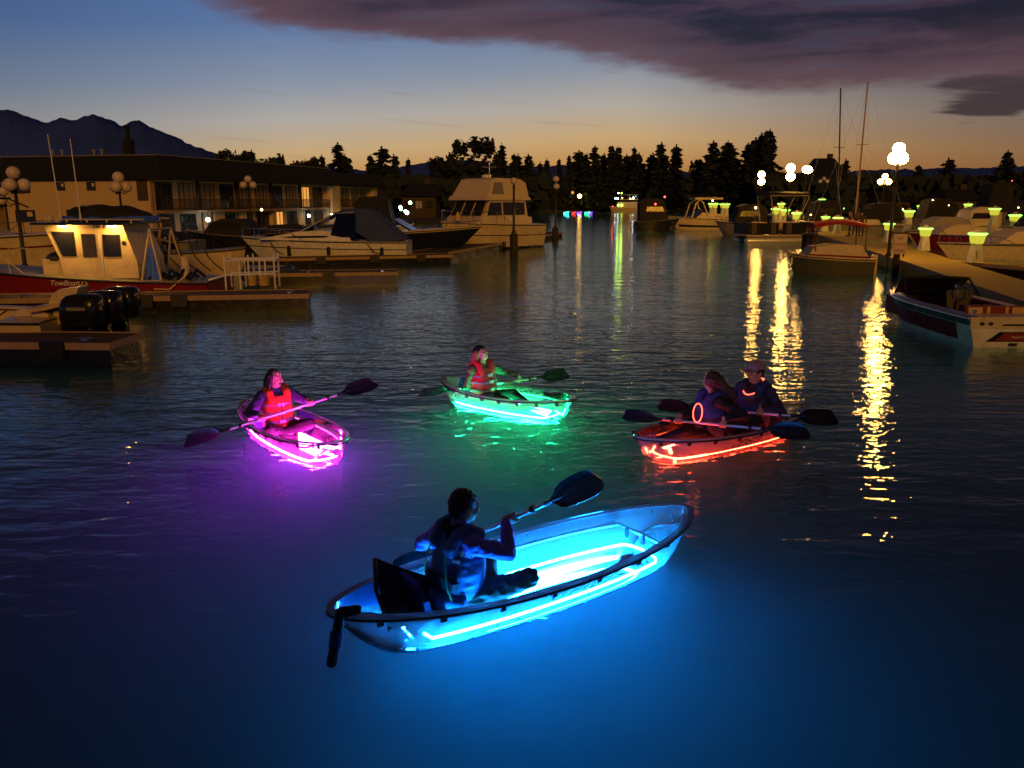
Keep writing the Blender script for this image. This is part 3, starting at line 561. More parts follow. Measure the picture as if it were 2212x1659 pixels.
# ================================================================== BOATS
class Hull:
    def __init__(s, L_, B, fs, fb, rake=.9, flare=.18, transom=.86, fine=2.3, draft=.25, mid=.42):
        s.L = L_; s.B = B; s.fs = fs; s.fb = fb; s.rake = rake; s.flare = flare; s.tr = transom; s.fine = fine; s.d = draft; s.mid = mid
    def hb(s, t):
        if t < s.mid: k = s.tr + (1 - s.tr) * math.sin(t / s.mid * math.pi / 2)
        else: k = max(.012, 1 - ((t - s.mid) / (1 - s.mid)) ** s.fine)
        return s.B / 2 * k
    def sheer(s, t): return s.fs + (s.fb - s.fs) * t ** 1.7
    def pt(s, t, f, sd, off=0.):
        fl = s.flare + (.55 - s.flare) * t ** 3
        y = s.hb(t) * (1 - fl * (1 - f)) + off
        return Vector((-s.L / 2 + s.L * t - s.rake * (t ** 4) * (1 - f), sd * y, -s.d + f * (s.sheer(t) + s.d)))
    def wl(s, t): return s.d / (s.sheer(t) + s.d)
    def surface(s, n=22):
        rs = []
        for i in range(n + 1):
            t = i / n; r_ = [s.pt(t, f, 1) for f in (1, .8, .6, .4, .2, 0)] + [Vector((s.pt(t, 0, 1).x, 0, -s.d - .12))] + [s.pt(t, f, -1) for f in (0, .2, .4, .6, .8, 1)]
            rs.append(r_)
        mb = MB(); mb.rings(rs, closed=False, caps=False); k = len(mb.v); mb.v += [p.copy() for p in rs[0]]; mb.f.append(tuple(range(k, k + len(rs[0])))); return mb
    def deck(s, t0, t1, inset=.0, dz=.0, camber=.05, n=12, th=.03):
        top = []; 
        for i in range(n + 1):
            t = t0 + (t1 - t0) * i / n; x = -s.L / 2 + s.L * t; b = max(.01, s.hb(t) - inset); z = s.sheer(t) + dz
            top.append([Vector((x, b, z)), Vector((x, b * .5, z + camber * .75)), Vector((x, 0, z + camber)), Vector((x, -b * .5, z + camber * .75)), Vector((x, -b, z)), Vector((x, -b, z - th)), Vector((x, b, z - th))])
        return MB().rings(top, True, True)
    def side_decks(s, t0, t1, wd, dz=0., n=10):
        mb = MB()
        for sd in (1, -1):
            rs = []
            for i in range(n + 1):
                t = t0 + (t1 - t0) * i / n; x = -s.L / 2 + s.L * t; b = s.hb(t); z = s.sheer(t) + dz; w_ = min(wd, b * .9)
                rs.append([(x, sd * b, z), (x, sd * (b - w_), z), (x, sd * (b - w_), z - .04), (x, sd * b, z - .04)])
            mb.rings(rs)
        return mb
    def band(s, f0, f1, t0=0., t1=1., off=.012, n=24, sides=(1, -1), wedge=0.):
        mb = MB()
        for sd in sides:
            rs = []
            for i in range(n + 1):
                t = t0 + (t1 - t0) * i / n; a, b = f0, f1
                rs.append([s.pt(t, a, sd, off), s.pt(t, b, sd, off), s.pt(t, b, sd, -.005), s.pt(t, a, sd, -.005)])
            mb.rings(rs)
        return mb
    def rubrail(s, f=.97, r=.03, n=26):
        pts = [s.pt(i / n, f, 1, .012) for i in range(n + 1)] + [s.pt(1 - i / n, f, -1, .012) for i in range(n + 1)]
        return MB().tube(pts, r, 6)
    def rail(s, t0, t1, hgt, inset=.08, posts=5, r=.016, n=14):
        mb = MB()
        for sd in (1, -1):
            ln = []
            for i in range(n + 1):
                t = t0 + (t1 - t0) * i / n; ln.append(Vector((-s.L / 2 + s.L * t, sd * max(.02, s.hb(t) - inset), s.sheer(t) + hgt * min(1, 4 * i / n + .05))))
            mb.tube(ln, r, 6)
            for k in range(posts):
                p = ln[int((k + 1) / posts * n)]; mb.tube([p, (p.x, p.y, p.z - hgt - .02)], r, 5)
        return mb
def loftcab(poly0, y0, poly1, y1):
    """cabin or canopy: the same side outline at the widest half width y0 (bottom) and y1 (top) picked by relative height"""
    zs = [z for _, z in poly0]; zl, zh = min(zs), max(zs)
    def hw(z): return y0 + (y1 - y0) * (z - zl) / max(1e-6, zh - zl)
    mb = MB(); mb.rings([[Vector((x, hw(z), z)) for x, z in poly0], [Vector((x, -hw(z), z)) for x, z in poly0]]); mb.hw = hw; return mb
def panel(poly, hw, sd, off=.012, th=.02):
    """a flush pane or trim piece on the side of a lofted cabin"""
    return MB().rings([[Vector((x, sd * (hw(z) + off), z)) for x, z in poly], [Vector((x, sd * (hw(z) + off - th), z)) for x, z in poly]])
def outboard(parent, x, y, z, s_=1., m='outboard_black'):
    mo = MB(); rs = []
    for k, (dz, lx, wy, ox) in enumerate(((0, .28, .20, 0), (.03, .34, .25, 0), (.14, .37, .265, 0), (.15, .36, .255, 0), (.17, .375, .27, 0), (.40, .37, .265, -.02), (.52, .34, .24, -.04), (.585, .28, .19, -.06), (.61, .17, .11, -.07))):
        rs.append([Vector((x + ox * s_ + lx * s_ * math.copysign(abs(math.cos(a)) ** .5, math.cos(a)), y + wy * s_ * math.copysign(abs(math.sin(a)) ** .5, math.sin(a)), z + dz * s_)) for a in [2 * math.pi * j / 16 for j in range(16)]])
    mo.rings(rs); root = mo.build('outboard_motor', m, parent, True, 50)
    MB().box((x - .02 * s_, y + .262 * s_, z + .36 * s_), (.34 * s_, .012, .06 * s_)).build('cowl_stripe', 'gelcoat_grey', root)
    mb = MB(); mb.box((x + .02 * s_, y, z - .32 * s_), (.26 * s_, .15 * s_, .66 * s_)); mb.box((x + .25 * s_, y, z - .12 * s_), (.24 * s_, .22 * s_, .30 * s_)); mb.box((x, y, z - .68 * s_), (.42 * s_, .05, .05)); mb.build('midsection', m, root)
    return root

def base_boat(name, label, hull, loc, head, hm='gelcoat_white', dm='gelcoat_white', decks=((0, 1),), cat='boat', group='boats moored in the marina', rub='rubber_black', dz=0.):
    root = thing(name, label, cat, (loc[0], loc[1], 0), R(head), group)
    hull.surface().build('hull', hm, root, True, 40)
    for a, b in decks: hull.deck(a, b, .01, dz + .004).build('deck', dm, root, True, 40)
    if rub: hull.rubrail().build('rub_rail', rub, root, True)
    return root

# ---- red tow boat with cream cabin
def tow_boat():
    h = Hull(8.6, 2.7, .62, 1.15, .9, .12, .92, 2.8); root = base_boat('tow_boat', 'red hulled tow boat with cream wheelhouse and two tall whip antennas', h, (-13.3, 25.4), 180, 'gelcoat_red', 'gelcoat_grey', cat='tow boat', group=None)
    h.band(.955, 1.0, 0, 1, .05).build('fender_belt', 'rubber_black', root, True)
    ox = -13.3
    def lx(zx): return -((zx * .2 - 1106) * 24.55 / F) + ox
    def lz(zy): return H - (((480 + zy * .217) * .9217) - YH) * 24.55 / F
    o_ = lambda pts: [(lx(a), lz(b)) for a, b in pts]
    body = o_([(560, 200), (1400, 200), (1530, 580), (1540, 765), (730, 765), (712, 560)])
    cab = loftcab(body, .98, body, .90); hw = cab.hw; cb = cab.build('cabin', 'gelcoat_cream', root)
    for sd in (1, -1):
        for pts, nm in (([(655, 285), (875, 285), (885, 520), (742, 520)], 'window'), ([(1195, 315), (1360, 315), (1360, 525), (1195, 525)], 'window')):
            fr = panel([(lx(a + (12 if a > 1000 and a > 1300 else -12 if a < 700 or 1100 < a < 1250 else 10)), lz(b + (12 if b > 400 else -12))) for a, b in pts], hw, sd, .018, .03).build(nm, 'rubber_black', cb)
            panel(o_(pts), hw, sd, .024, .006).build('pane', 'tinted_glass', fr)
        dr = panel(o_([(935, 260), (1165, 260), (1172, 755), (945, 755)]), hw, sd, .016, .03).build('door', 'gelcoat_cream', cb)
        panel(o_([(960, 300), (1110, 300), (1115, 545), (968, 545)]), hw, sd, .024, .012).build('door_window', 'tinted_glass', dr)
        hb_ = MB(); hb_.tube([(lx(1158), sd * (hw(1.4) + .05), lz(300)), (lx(1180), sd * (hw(1.0) + .06), lz(740))], .018, 6); hb_.build('handrail', 'aluminium', cb)
        MB().ball((lx(1408), sd * (hw(1.7) + .01), lz(395)), (.07, .02, .07)).build('porthole', 'rubber_black', cb)
        panel(o_([(745, 650), (850, 650), (850, 735), (745, 735)]), hw, sd, .014, .02).build('locker_door', 'gelcoat_cream', cb)
    # forward windows and roof
    rf = MB(); rf.box(((lx(500) + lx(1500)) / 2, 0, lz(190)), (lx(500) - lx(1500), 2.5, .07)); rt = rf.build('cabin_roof', 'gelcoat_black', root)
    rl = MB()
    for sd in (1, -1):
        rl.tube([(lx(590), sd * .9, lz(150)), (lx(1640), sd * .9, lz(150))], .018, 6)
        for zx in (600, 720, 820, 1035, 1245, 1500): rl.tube([(lx(zx), sd * .9, lz(190)), (lx(zx), sd * .9, lz(145))], .03, 6)
    rl.build('roof_rail', 'gelcoat_cream', rt)
    for zx, top, dx in ((735, 299, .1), (945, 308, .05)):
        a = Vector((lx(zx), .75, lz(170))); b = Vector((a.x + dx, .75, H - (top - YH) * 24.6 / F)); MB().tube([a, a.lerp(b, .08), a.lerp(b, .1), b], [.035, .035, .02, .012], 6).build('whip_antenna', 'gelcoat_white', rt)
    sl = MB(); sl.lathe([(.07, 0), (.09, .05), (.09, .16), (.05, .2)], (lx(630), .8, lz(180)), 10); sl.build('search_light', 'gelcoat_cream', rt)
    for zx, ry in ((820, .99), (1330, .98)):                                    # lit eave floods that wash the cabin side
        f_ = MB().box((lx(zx), ry + .17, lz(205)), (.22, .06, .05)).build('eave_lamp', 'post_dark', rt); MB().box((lx(zx), ry + .17, lz(205) - .034), (.24, .05, .014)).build('lamp_lens', 'eave_glow', f_)
    # stern A frame with blue tarp
    af = MB()
    for sd in (.95, -.95):
        af.tube([(lx(1560), sd, .62), (lx(1665), sd * .8, lz(255))], .032, 7); af.tube([(lx(1775), sd, .62), (lx(1665), sd * .8, lz(255))], .032, 7)
    af.tube([(lx(1665), .78, lz(255)), (lx(1665), -.78, lz(255))], .032, 7); af.build('stern_frame', 'frame_pale', root)
    tp = MB(); rs = []
    for i in range(9):
        f = i / 8; r_ = []
        for j in range(9):
            u = j / 8; x = lx(1665) + (lx(1550) - lx(1665)) * (u - .5) * 1.7 * (1 - f * .86); r_.append((x, .86 + .06 * math.sin(u * 17 + f * 4) * (1 - f) - .03 * f, .68 + (lz(430) - .68) * f))
        rs.append(r_)
    tp.rings(rs, closed=False, caps=False); tp.rings([[(p[0], p[1] - .03, p[2]) for p in r_] for r_ in rs], closed=False, caps=False); tp.build('blue_tarp', 'canvas_blue', root, True)
    cs = MB(); cs.box((lx(640), .45, .98), (.72, .9, .62)); cs.build('deck_box', 'gelcoat_cream', root)
    cc = MB(); cc.ball((lx(640), .45, 1.30), (.42, .5, .20)); cc.build('box_cover', 'rubber_black', root)
    tb = MB(); tb.lathe([(.12, .55), (.12, 1.30), (.10, 1.34), (.02, 1.35)], (-3.55 + .15, .4, 0), 12); tb.build('tow_post', 'gelcoat_cream', root)
    text('TowBoatU.S', .215, 'hull_lettering', 'print_white', root, (lx(655), h.pt(.42, .9, 1).y + .045, .56), (math.pi / 2 - .06, 0, math.pi), .004, .25)
    text('441', .24, 'bow_number', 'print_white', root, (lx(120), h.pt(.87, .75, 1).y + .06, .62), (math.pi / 2 - .3, 0, math.pi + .30), .004, .3)
    text('544-4522', .15, 'cabin_number', 'railing_dark', cb, (lx(1090), hw(lz(240)) + .02, lz(243)), (math.pi / 2, 0, math.pi), .004, .15)
    h.rail(.62, .985, .55, .1, 6).build('bow_rail', 'gelcoat_cream', root)
    for x0, x1 in ((2.6, 2.2), (-3.6, -3.0)): MB().tube([(x0, 1.15, .75), ((x0 + x1) / 2, 1.45, .45), (x1, 1.75, .50)], .022, 6).build('mooring_line', 'canvas_cream', root)
    ho = MB()
    for k in range(10): ho.tube([(-1.9 - k * .2, .9 - .12 * (k % 3), .68), (-2.0 - k * .2, .5, .85 + .1 * (k % 2)), (-1.95 - k * .2, -.2, .7)], .05, 6)
    ho.build('coiled_hose', 'gelcoat_black', root)
tow_boat()
# covered dinghy on the tow boat's roof
q0 = D(152, 478, 25.4)
dn = thing('roof_dinghy', 'blue dinghy under a black cover carried on the tow boat roof', 'dinghy', (q0.x, 25.3, 2.36), 0)
mb = MB(); rs = []
for i in range(17):
    t = i / 16; w_ = .55 * (1 - abs(2 * t - 1) ** 4) + .05; r_ = []
    for j in range(10): a = math.pi * j / 9; r_.append((2.55 * t, w_ * math.cos(a), .16 + (.33 - .13 * max(0, t - .6) * 2.5) * math.sin(a) * (1 - abs(2 * t - 1) ** 6 * .8) + .03 * math.sin(t * 20)))
    rs.append(r_)
mb.rings(rs, True, True).build('cover', 'canvas_black', dn, True, 60)
mb = MB(); mb.rings([[(2.75 * t - .1, w_, z) for w_, z in ((.5 * k, .17), (.58 * k, .10), (.45 * k, 0), (-.45 * k, 0), (-.58 * k, .10), (-.5 * k, .17))] for t, k in ((0, .5), (.08, .9), (.3, 1), (.8, 1), (.95, .8), (1, .4))]).build('hull', 'canvas_blue', dn, True, 40)
mb = MB(); mb.beam((.55, -.45, .46), (.75, .45, .50), .16, .03); mb.build('strap', 'canvas_cream', dn)
# boom lamp and gear on the shore boat behind (yellow lit davit)
dv = thing('davit', 'yellow lit davit arm with lamp rising behind the tow boat roof', 'davit', (D(345, 520, 29).x, 29, .42))
mb = MB(); mb.tube([(0, 0, 0), (0, 0, 1.35), (.1, 0, 1.75), (.02, 0, 2.0)], [.05, .045, .04, .03], 7); mb.tube([(-.45, 0, 1.35), (-.1, 0, 1.25), (.55, 0, 1.12)], .045, 7); mb.build('arm', 'bucket_yellow', dv)
MB().box((.15, 0, .83), (.6, .2, .10)).build('crossbar', 'bucket_yellow', dv); MB().box((.05, -.08, .98), (.3, .12, .17)).build('flood_lamp', 'lamp_amber' if False else 'bucket_yellow', dv)

# white tube rack and two pale buckets at the end of the long dock
q = P(480, 628, .42); rk = thing('tube_rack', 'white tube railing rack on the dock behind the tow boat stern', 'rack', (q.x, q.y + .35, .42), R(6))
mb = MB(); W3 = 1.42
for x in (0, .42, .68, 1.0, 1.16, W3):
    hgt = 1.0 if x in (.0, .68, W3) else .86
    for y in (0, .75):
        if x in (.0, .42, .68, W3) or y == 0: mb.tube([(x, y, .0 if x in (0, .42, W3) else .40), (x, y, hgt)], .026, 6)
for y in (0, .75):
    for z in (.42, .84): mb.tube([(0, y, z), (W3, y, z + .03)], .028, 6)
for x in (0, W3): mb.tube([(x, 0, .84), (x, .75, .84)], .026, 6)
mb.tube([(0, .05, .42), (-.55, .3, .25)], .026, 6); mb.build('frame', 'gelcoat_white', rk)
for k, (px, lab) in enumerate(((545, 'pale yellow bucket on the dock under the tube rack, left one'), (572, 'pale yellow bucket on the dock under the tube rack, right one'))):
    q = P(px, 618, .42); b = thing('bucket', lab, 'bucket', (q.x - .1, q.y + .3, .42), 0, 'buckets by the tube rack')
    MB().lathe([(.15, 0), (.18, .38), (.19, .40), (.165, .40), (.14, .03), (.01, .03)], n=16).build('pail', 'bucket_yellow', b, True, 40)
    MB().tube([(.18 * math.cos(a), 0, .38 + .17 * math.sin(a)) for a in [math.pi * i / 10 for i in range(11)]], .008, 5).build('handle', 'chrome', b)

# ---- white boat with black outboards, lower left
def outboard_boat():
    h = Hull(7.2, 2.5, .62, 1.0, .8, .12, .9, 2.6); root = base_boat('outboard_boat', 'white open boat with three black outboard motors cut by the left edge', h, (-13.0, 17.3), 180, 'gelcoat_cream', 'gelcoat_cream', ((0, .12), (.55, 1)), group=None)
    h.side_decks(.1, .6, .28, .006).build('side_deck', 'gelcoat_cream', root); MB().box((-.9, 0, .25), (3.4, 2.0, .06)).build('cockpit_floor', 'gelcoat_grey', root)
    # console with ports seen over the side
    def lx(zx): return -((zx * .2 - 1106) * 17.0 / F) - 13.0
    def lz(zy): return H - (((480 + zy * .217) * .9217) - YH) * 17.0 / F
    o_ = lambda pts: [(lx(a), lz(b)) for a, b in pts]
    cons = o_([(170, 1345), (540, 1350), (575, 1140), (430, 1080), (230, 1100), (190, 1150)]); c_ = loftcab(cons, .62, cons, .55); hw = c_.hw; cb = c_.build('console', 'gelcoat_cream', root)
    for zx, zy in ((290, 1175), (337, 1175), (385, 1175), (362, 1305), (410, 1305)): MB().ball((lx(zx), hw(lz(zy)), lz(zy)), (.035, .02, .035)).build('vent_hole', 'rubber_black', cb)
    panel(o_([(215, 1240), (330, 1250), (330, 1265), (215, 1258)]), hw, 1).build('grab_slot', 'rubber_black', cb)
    ws = MB(); ws.prism(o_([(560, 1045), (620, 930), (700, 880), (908, 855), (855, 985), (855, 1020)]), .05, .50); ws.build('engine_hatch', 'gelcoat_cream', root)
    st = MB(); st.prism(o_([(400, 1070), (560, 1050), (860, 985), (860, 1020), (620, 1080), (410, 1110)]), -.8, .8); st.build('swim_seat', 'vinyl_tan', root)
    rg = MB(); rg.prism(o_([(590, 1120), (760, 1070), (790, 1190), (720, 1250), (590, 1260)]), -.3, .45); rg.build('motor_bracket', 'gelcoat_cream', root)
    ln = MB(); ln.tube([(lx(240), .9, lz(1080)), (lx(120), 1.0, lz(1160)), (lx(-20), 1.1, lz(1270))], .016, 5); ln.build('mooring_line', 'rubber_black', root)
    for y, dx in ((.74, 0), (.12, -.10), (-.50, -.18)): outboard(root, -4.28 + dx, y, .48 + .02 * (y < 0), 1.1)
outboard_boat()

# ---- cream cruiser behind the tow boat, left edge
def cruiser_left():
    h = Hull(10.5, 3.2, 1.35, 1.78, 1.1, .15, .88, 2.4); root = base_boat('cabin_cruiser', 'cream cruiser with dark bimini frame behind the tow boat at the left edge', h, (-22.6, 33.5), 0, 'gelcoat_cream', 'gelcoat_cream', group=None)
    h.band(.72, .76).build('stripe', 'gelcoat_maroon', root); 
    for t in (.45, .53, .61): MB().ball(h.pt(t, .68, -1, .0), (.22, .03, .06)).build('portlight', 'window_black', root)
    body = [(-3.6, 1.4), (2.2, 1.5), (1.2, 2.0), (-.4, 2.25), (-3.6, 2.1)]; c_ = loftcab(body, 1.25, body, 1.0); c_.build('cabin', 'gelcoat_cream', root)
    ws = MB(); ws.prism([(1.1, 2.0), (-.2, 2.9), (-.3, 2.9), (.9, 2.0)], -1.1, 1.1); ws.build('windshield', 'dark_glass', root)
    fr = MB()
    for sd in (1.2, -1.2): fr.tube([(-3.2, sd, 1.5), (-2.4, sd, 3.05), (1.8, sd, 3.05), (2.6, sd, 2.7)], .035, 6); fr.tube([(.6, sd, 1.6), (1.2, sd, 3.05)], .03, 6)
    fr.build('bimini_frame', 'gelcoat_black', root); MB().box((-.4, 0, 3.08), (4.6, 2.5, .05)).build('bimini_top', 'canvas_black', root)
    h.rail(.62, .99, .5).build('bow_rail', 'chrome', root)
cruiser_left()

# ---- small cluttered skiff left of the canopy cruiser
def skiff(): 
    h = Hull(2.9, 1.3, .95, 1.12, .25, .1, .94, 5.); q = P(487, 584, 0); root = base_boat('skiff', 'small tan box bowed skiff with hoses and tilted outboards left of the canopy cruiser', h, (q.x + .25, 33.6), 4, 'gelcoat_cream', 'gelcoat_grey', group=None)
    outboard(root, -1.5, .2, 1.2, .62); outboard(root, -1.62, -.35, 1.28, .62)
    mb = MB()
    for k in range(4): mb.tube([(-1.5 + .5 * k, -.66, 1.2), (-1.35 + .5 * k, -.75, .8), (-1.1 + .5 * k, -.7, .5), (-.8 + .5 * k, -.72, .25)], .022, 6)
    mb.build('hose', 'rubber_black', root)
    mb = MB()
    for x, y, z in ((-.9, .3, 1.7), (-.5, 0, 1.9), (-.1, .2, 1.75), (.2, -.2, 1.6)): mb.tube([(x, y, 1.0), (x + .1, y, z)], .02, 5); mb.ball((x + .1, y, z), .05, 8, 5)
    mb.build('rod_rack', 'gelcoat_black', root)
skiff()
def dinghy():
    q = P(600, 606, 0); root = thing('inflatable_dinghy', 'dark blue inflatable dinghy tucked beside the tube rack', 'dinghy', (q.x, 30.6, 0), R(-8))
    pts = [(-.85, .5, .32), (0, .52, .33), (.55, .42, .38), (.86, .0, .46), (.55, -.42, .38), (0, -.52, .33), (-.85, -.5, .32)]
    MB().tube(pts, .23, 12).build('air_tube', 'canvas_navy', root, True); MB().box((-.1, 0, .2), (1.5, .8, .05)).build('floor', 'gelcoat_grey', root); MB().box((-.9, 0, .42), (.05, .8, .42)).build('transom_board', 'gelcoat_grey', root)
    mb = MB(); rs = [[(x, .5 * k * math.cos(a), .52 + .12 * math.sin(a)) for a in [math.pi * j / 8 for j in range(9)]] for x, k in ((-.7, 1), (0, 1.05), (.6, .9), (.95, .35))]; mb.rings(rs); mb.build('cover', 'canvas_white', root, True)
dinghy()

# ---- white express cruiser with navy camper canvas
def express():
    h = Hull(8.3, 2.8, 1.02, 1.22, 1.25, .20, .90, 2.2); root = base_boat('express_cruiser', 'white express cruiser with dark blue camper canvas over its cockpit', h, (-9.25, 41.2), 180, 'gelcoat_white', 'gelcoat_white', group=None)
    h.band(.70, .73).build('stripe', 'gelcoat_navy', root); h.band(.12, .2).build('boot_stripe', 'gelcoat_black', root)
    body = [(3.0, 1.14), (-1.55, 1.0), (-1.3, 1.42), (.0, 1.56), (1.2, 1.5)]; c_ = loftcab(body, 1.22, body, .95); hw = c_.hw; cb = c_.build('cabin_trunk', 'gelcoat_white', root, True, 30)
    for sd in (1, -1): panel([(1.9, 1.24), (1.2, 1.31), (-.3, 1.32), (-.45, 1.27), (-.1, 1.22), (1.5, 1.21)], hw, sd, .01).build('cabin_window', 'window_black', cb)
    ws = MB()
    for sd in (1, -1): ws.tube([(1.0, sd * 1.0, 1.5), (-.75, sd * .95, 2.38)], .035, 6); ws.tube([(-.75, sd * .95, 2.38), (-1.7, sd * 1.1, 2.42)], .03, 6)
    ws.tube([(-.75, .95, 2.38), (-.75, -.95, 2.38)], .03, 6); ws.build('windshield_frame', 'aluminium', root)
    wg = MB(); wg.prism([(.95, 1.5), (-.72, 2.36), (-.76, 2.36), (.85, 1.48)], -.94, .94); wg.build('windshield', 'dark_glass', root)
    cs = MB(); cs.prism([(-.5, 1.35), (-.85, 2.36), (-1.75, 2.42), (-1.75, 1.1)], -1.12, 1.12, lambda z: .12 * (z - 1.1)); cs.build('side_curtain', 'dark_glass', root)
    tp = MB(); tp.prism([(-.72, 2.40), (-1.2, 2.56), (-2.1, 2.58), (-2.55, 2.4), (-4.05, 1.12), (-3.2, 1.04), (-2.5, 1.04), (-1.75, 1.5), (-1.75, 2.43)], -1.24, 1.24, lambda z: .13 * (z - 1.04)); tp.build('camper_canvas', 'canvas_navy', root, True, 35)
    h.rail(.6, .99, .42).build('bow_rail', 'chrome', root)
    for t in (.14, .45, .70): MB().lathe([(.02, -.35), (.09, -.28), (.09, .18), (.02, .25)], h.pt(t, .62, 1, .10), 10).build('fender', 'canvas_black', root, True)
    for x0, x1 in ((2.4, 1.6), (-2.2, -3.0)): MB().tube([(x0, 1.25, 1.05), ((x0 + x1) / 2, 1.55, .60), (x1, 1.9, .50)], .025, 6).build('mooring_line', 'rubber_black', root)
    text('No', .16, 'transom_mark', 'railing_dark', root, (-3.7, h.pt(.05, .8, 1).y + .03, .66), (math.pi / 2 - .1, 0, math.pi)) if False else None
express()
# ---- navy hulled bow rider
def navy_boat():
    h = Hull(8.6, 2.7, 1.2, 1.62, 1.9, .24, .9, 2.2); root = base_boat('navy_runabout', 'navy hulled boat with long pointed bow between canopy cruiser and flybridge boat', h, (-5.9, 46.2), -3, 'gelcoat_navy', 'gelcoat_cream', group=None)
    h.band(.0, .30, 0, .93).build('boot_stripe', 'gelcoat_white', root); h.band(.93, 1.02, 0, 1, .02).build('gunwale', 'gelcoat_cream', root)
    ws = MB(); ws.prism([(.5, 1.4), (-.5, 2.0), (-.6, 2.0), (.35, 1.38)], -1.0, 1.0); ws.build('windshield', 'dark_glass', root)
    MB().ball((-2.3, 0, 1.45), (1.6, 1.15, .55)).build('cockpit_cover', 'canvas_black', root, True); h.rail(.62, .99, .28, .07, 5).build('bow_rail', 'chrome', root)
navy_boat()
# ---- flybridge boat
def flybridge():
    h = Hull(8.4, 3.5, 1.45, 1.75, 1.0, .16, .94, 2.6); root = base_boat('flybridge_boat', 'cream flybridge cruiser with canvas enclosed upper deck in mid channel', h, (-1.6, 52.6), 232, 'gelcoat_cream', 'gelcoat_cream', group=None)
    h.band(.60, .63).build('stripe', 'gelcoat_navy', root); h.band(.0, .22).build('boot_stripe', 'gelcoat_black', root)
    body = [(2.6, 1.6), (-2.9, 1.5), (-2.9, 1.95), (2.0, 2.05)]; c_ = loftcab(body, 1.42, body, 1.35); c_.build('house', 'gelcoat_cream', root)
    body = [(2.0, 1.95), (-2.5, 1.95), (-2.3, 3.0), (1.25, 3.0)]; c_ = loftcab(body, 1.36, body, 1.30); hw = c_.hw; sl = c_.build('saloon', 'gelcoat_cream', root)
    for sd in (1, -1):
        for a, b in ((1.35, .15), (.0, -1.1), (-1.22, -2.2)): panel([(a + (.2 if a > 1 else 0), 2.08), (b, 2.08), (b, 2.86), (a - (.1 if a > 1 else 0), 2.86)], hw, sd, .012).build('saloon_window', 'window_black', sl)
    fw = MB(); fw.rings([[(1.98, -1.2, 2.08), (1.98, 1.2, 2.08), (1.40, 1.15, 2.9), (1.40, -1.15, 2.9)], [(2.02, -1.2, 2.10), (2.02, 1.2, 2.10), (1.45, 1.15, 2.92), (1.45, -1.15, 2.92)]]); fw.build('windshield', 'window_black', sl)
    ml = MB()
    for y in (-.42, .42): ml.beam((2.04, y, 2.08), (1.46, y, 2.92), .06, .05)
    ml.build('window_mullion', 'gelcoat_cream', sl)
    body = [(1.9, 2.99), (-2.6, 2.99), (-2.6, 3.15), (1.7, 3.25)]; c_ = loftcab(body, 1.5, body, 1.5); c_.build('flybridge_deck', 'gelcoat_cream', root)
    body = [(1.65, 3.2), (-2.5, 3.15), (-2.4, 4.05), (-1.9, 4.28), (.5, 4.32), (.95, 4.22)]; c_ = loftcab(body, 1.45, body, 1.2); hw2 = c_.hw; en = c_.build('canvas_enclosure', 'canvas_cream', root, True, 30)
    for sd in (1, -1): panel([(1.2, 3.35), (.0, 3.35), (.0, 4.05), (.75, 4.05)], hw2, sd, .012).build('clear_panel', 'gelcoat_grey', en)
    rd = MB(); rd.tube([(-.3, 0, 4.3), (-.3, 0, 5.35)], .03, 6); rd.tube([(-.3, -.55, 5.0), (-.3, .55, 5.0)], .025, 6); rd.build('mast', 'aluminium', root); MB().lathe([(.05, 4.3), (.30, 4.34), (.30, 4.5), (.05, 4.55)], (.35, .3, 0), 12).build('radar_dome', 'gelcoat_white', root)
    h.rail(.45, .99, .7, .1, 6).build('bow_rail', 'chrome', root)
    MB().tube([(-1.0, -1.7, 1.0), (-2.0, -1.9, .8), (-3.4, -1.9, .5)], .03, 5).build('mooring_line', 'rubber_black', root)
    a_ = MB(); a_.lathe([(.16, 1.8), (.14, 2.05), (.06, 2.3), (.02, 2.32)], (3.0, .25, 0), 8); a_.build('windlass', 'bucket_yellow', root)
flybridge()
# ---- dark covered boat with work lights
def covered_dark(px0, px1, Y, topy, label, head=0, canopy='canvas_black', hm='gelcoat_white', lights=(), B=2.6, fs=.9, fb=1.25, win=True):
    x0 = D(px0, 430, Y).x; x1 = D(px1, 430, Y).x; L_ = max(4.5, abs(x1 - x0)); ztop = H - (topy - YH) * Y / F
    h = Hull(L_, B, fs, fb, .9, .18, .9, 2.3); root = base_boat('moored_boat', label, h, ((x0 + x1) / 2, Y), head, hm, 'gelcoat_cream')
    body = [(-L_ * .42, fs + .02), (L_ * .2, fs + .10), (L_ * .10, ztop - .25), (-.05 * L_, ztop), (-L_ * .34, ztop - .05), (-L_ * .44, ztop - .5)]
    c_ = loftcab(body, B * .43, body, B * .34); hw = c_.hw; cb = c_.build('canopy', canopy, root, True, 30)
    zm = (fs + ztop) / 2
    if ztop - fs > .8 and win:
        for sd in (1, -1): panel([(L_ * .10, zm - .15), (-L_ * .3, zm - .15), (-L_ * .28, zm + .3), (L_ * .06, zm + .3)], hw, sd).build('clear_panel', 'window_black', cb)
    h.rail(.6, .99, .4).build('bow_rail', 'chrome', root)
    for fx, z, m_, r_ in lights: MB().ball((L_ * fx, -B * .36 * (1 if math.cos(R(head)) > 0 else -1), z), r_, 8, 6).build('deck_lamp', m_, root)
    return root
covered_dark(762, 892, 62, 424, 'dark covered cruiser with green and white deck lights left of the flybridge boat', 0, 'canvas_black', 'gelcoat_cream', ((.32, 2.35, 'lamp_green', .10), (.39, 2.2, 'lamp_cool', .10), (.415, 2.1, 'lamp_cool', .13)))
covered_dark(150, 420, 44, 497, 'low dark boat moored behind the davit lamp on the left', 180, 'canvas_black', 'gelcoat_grey')
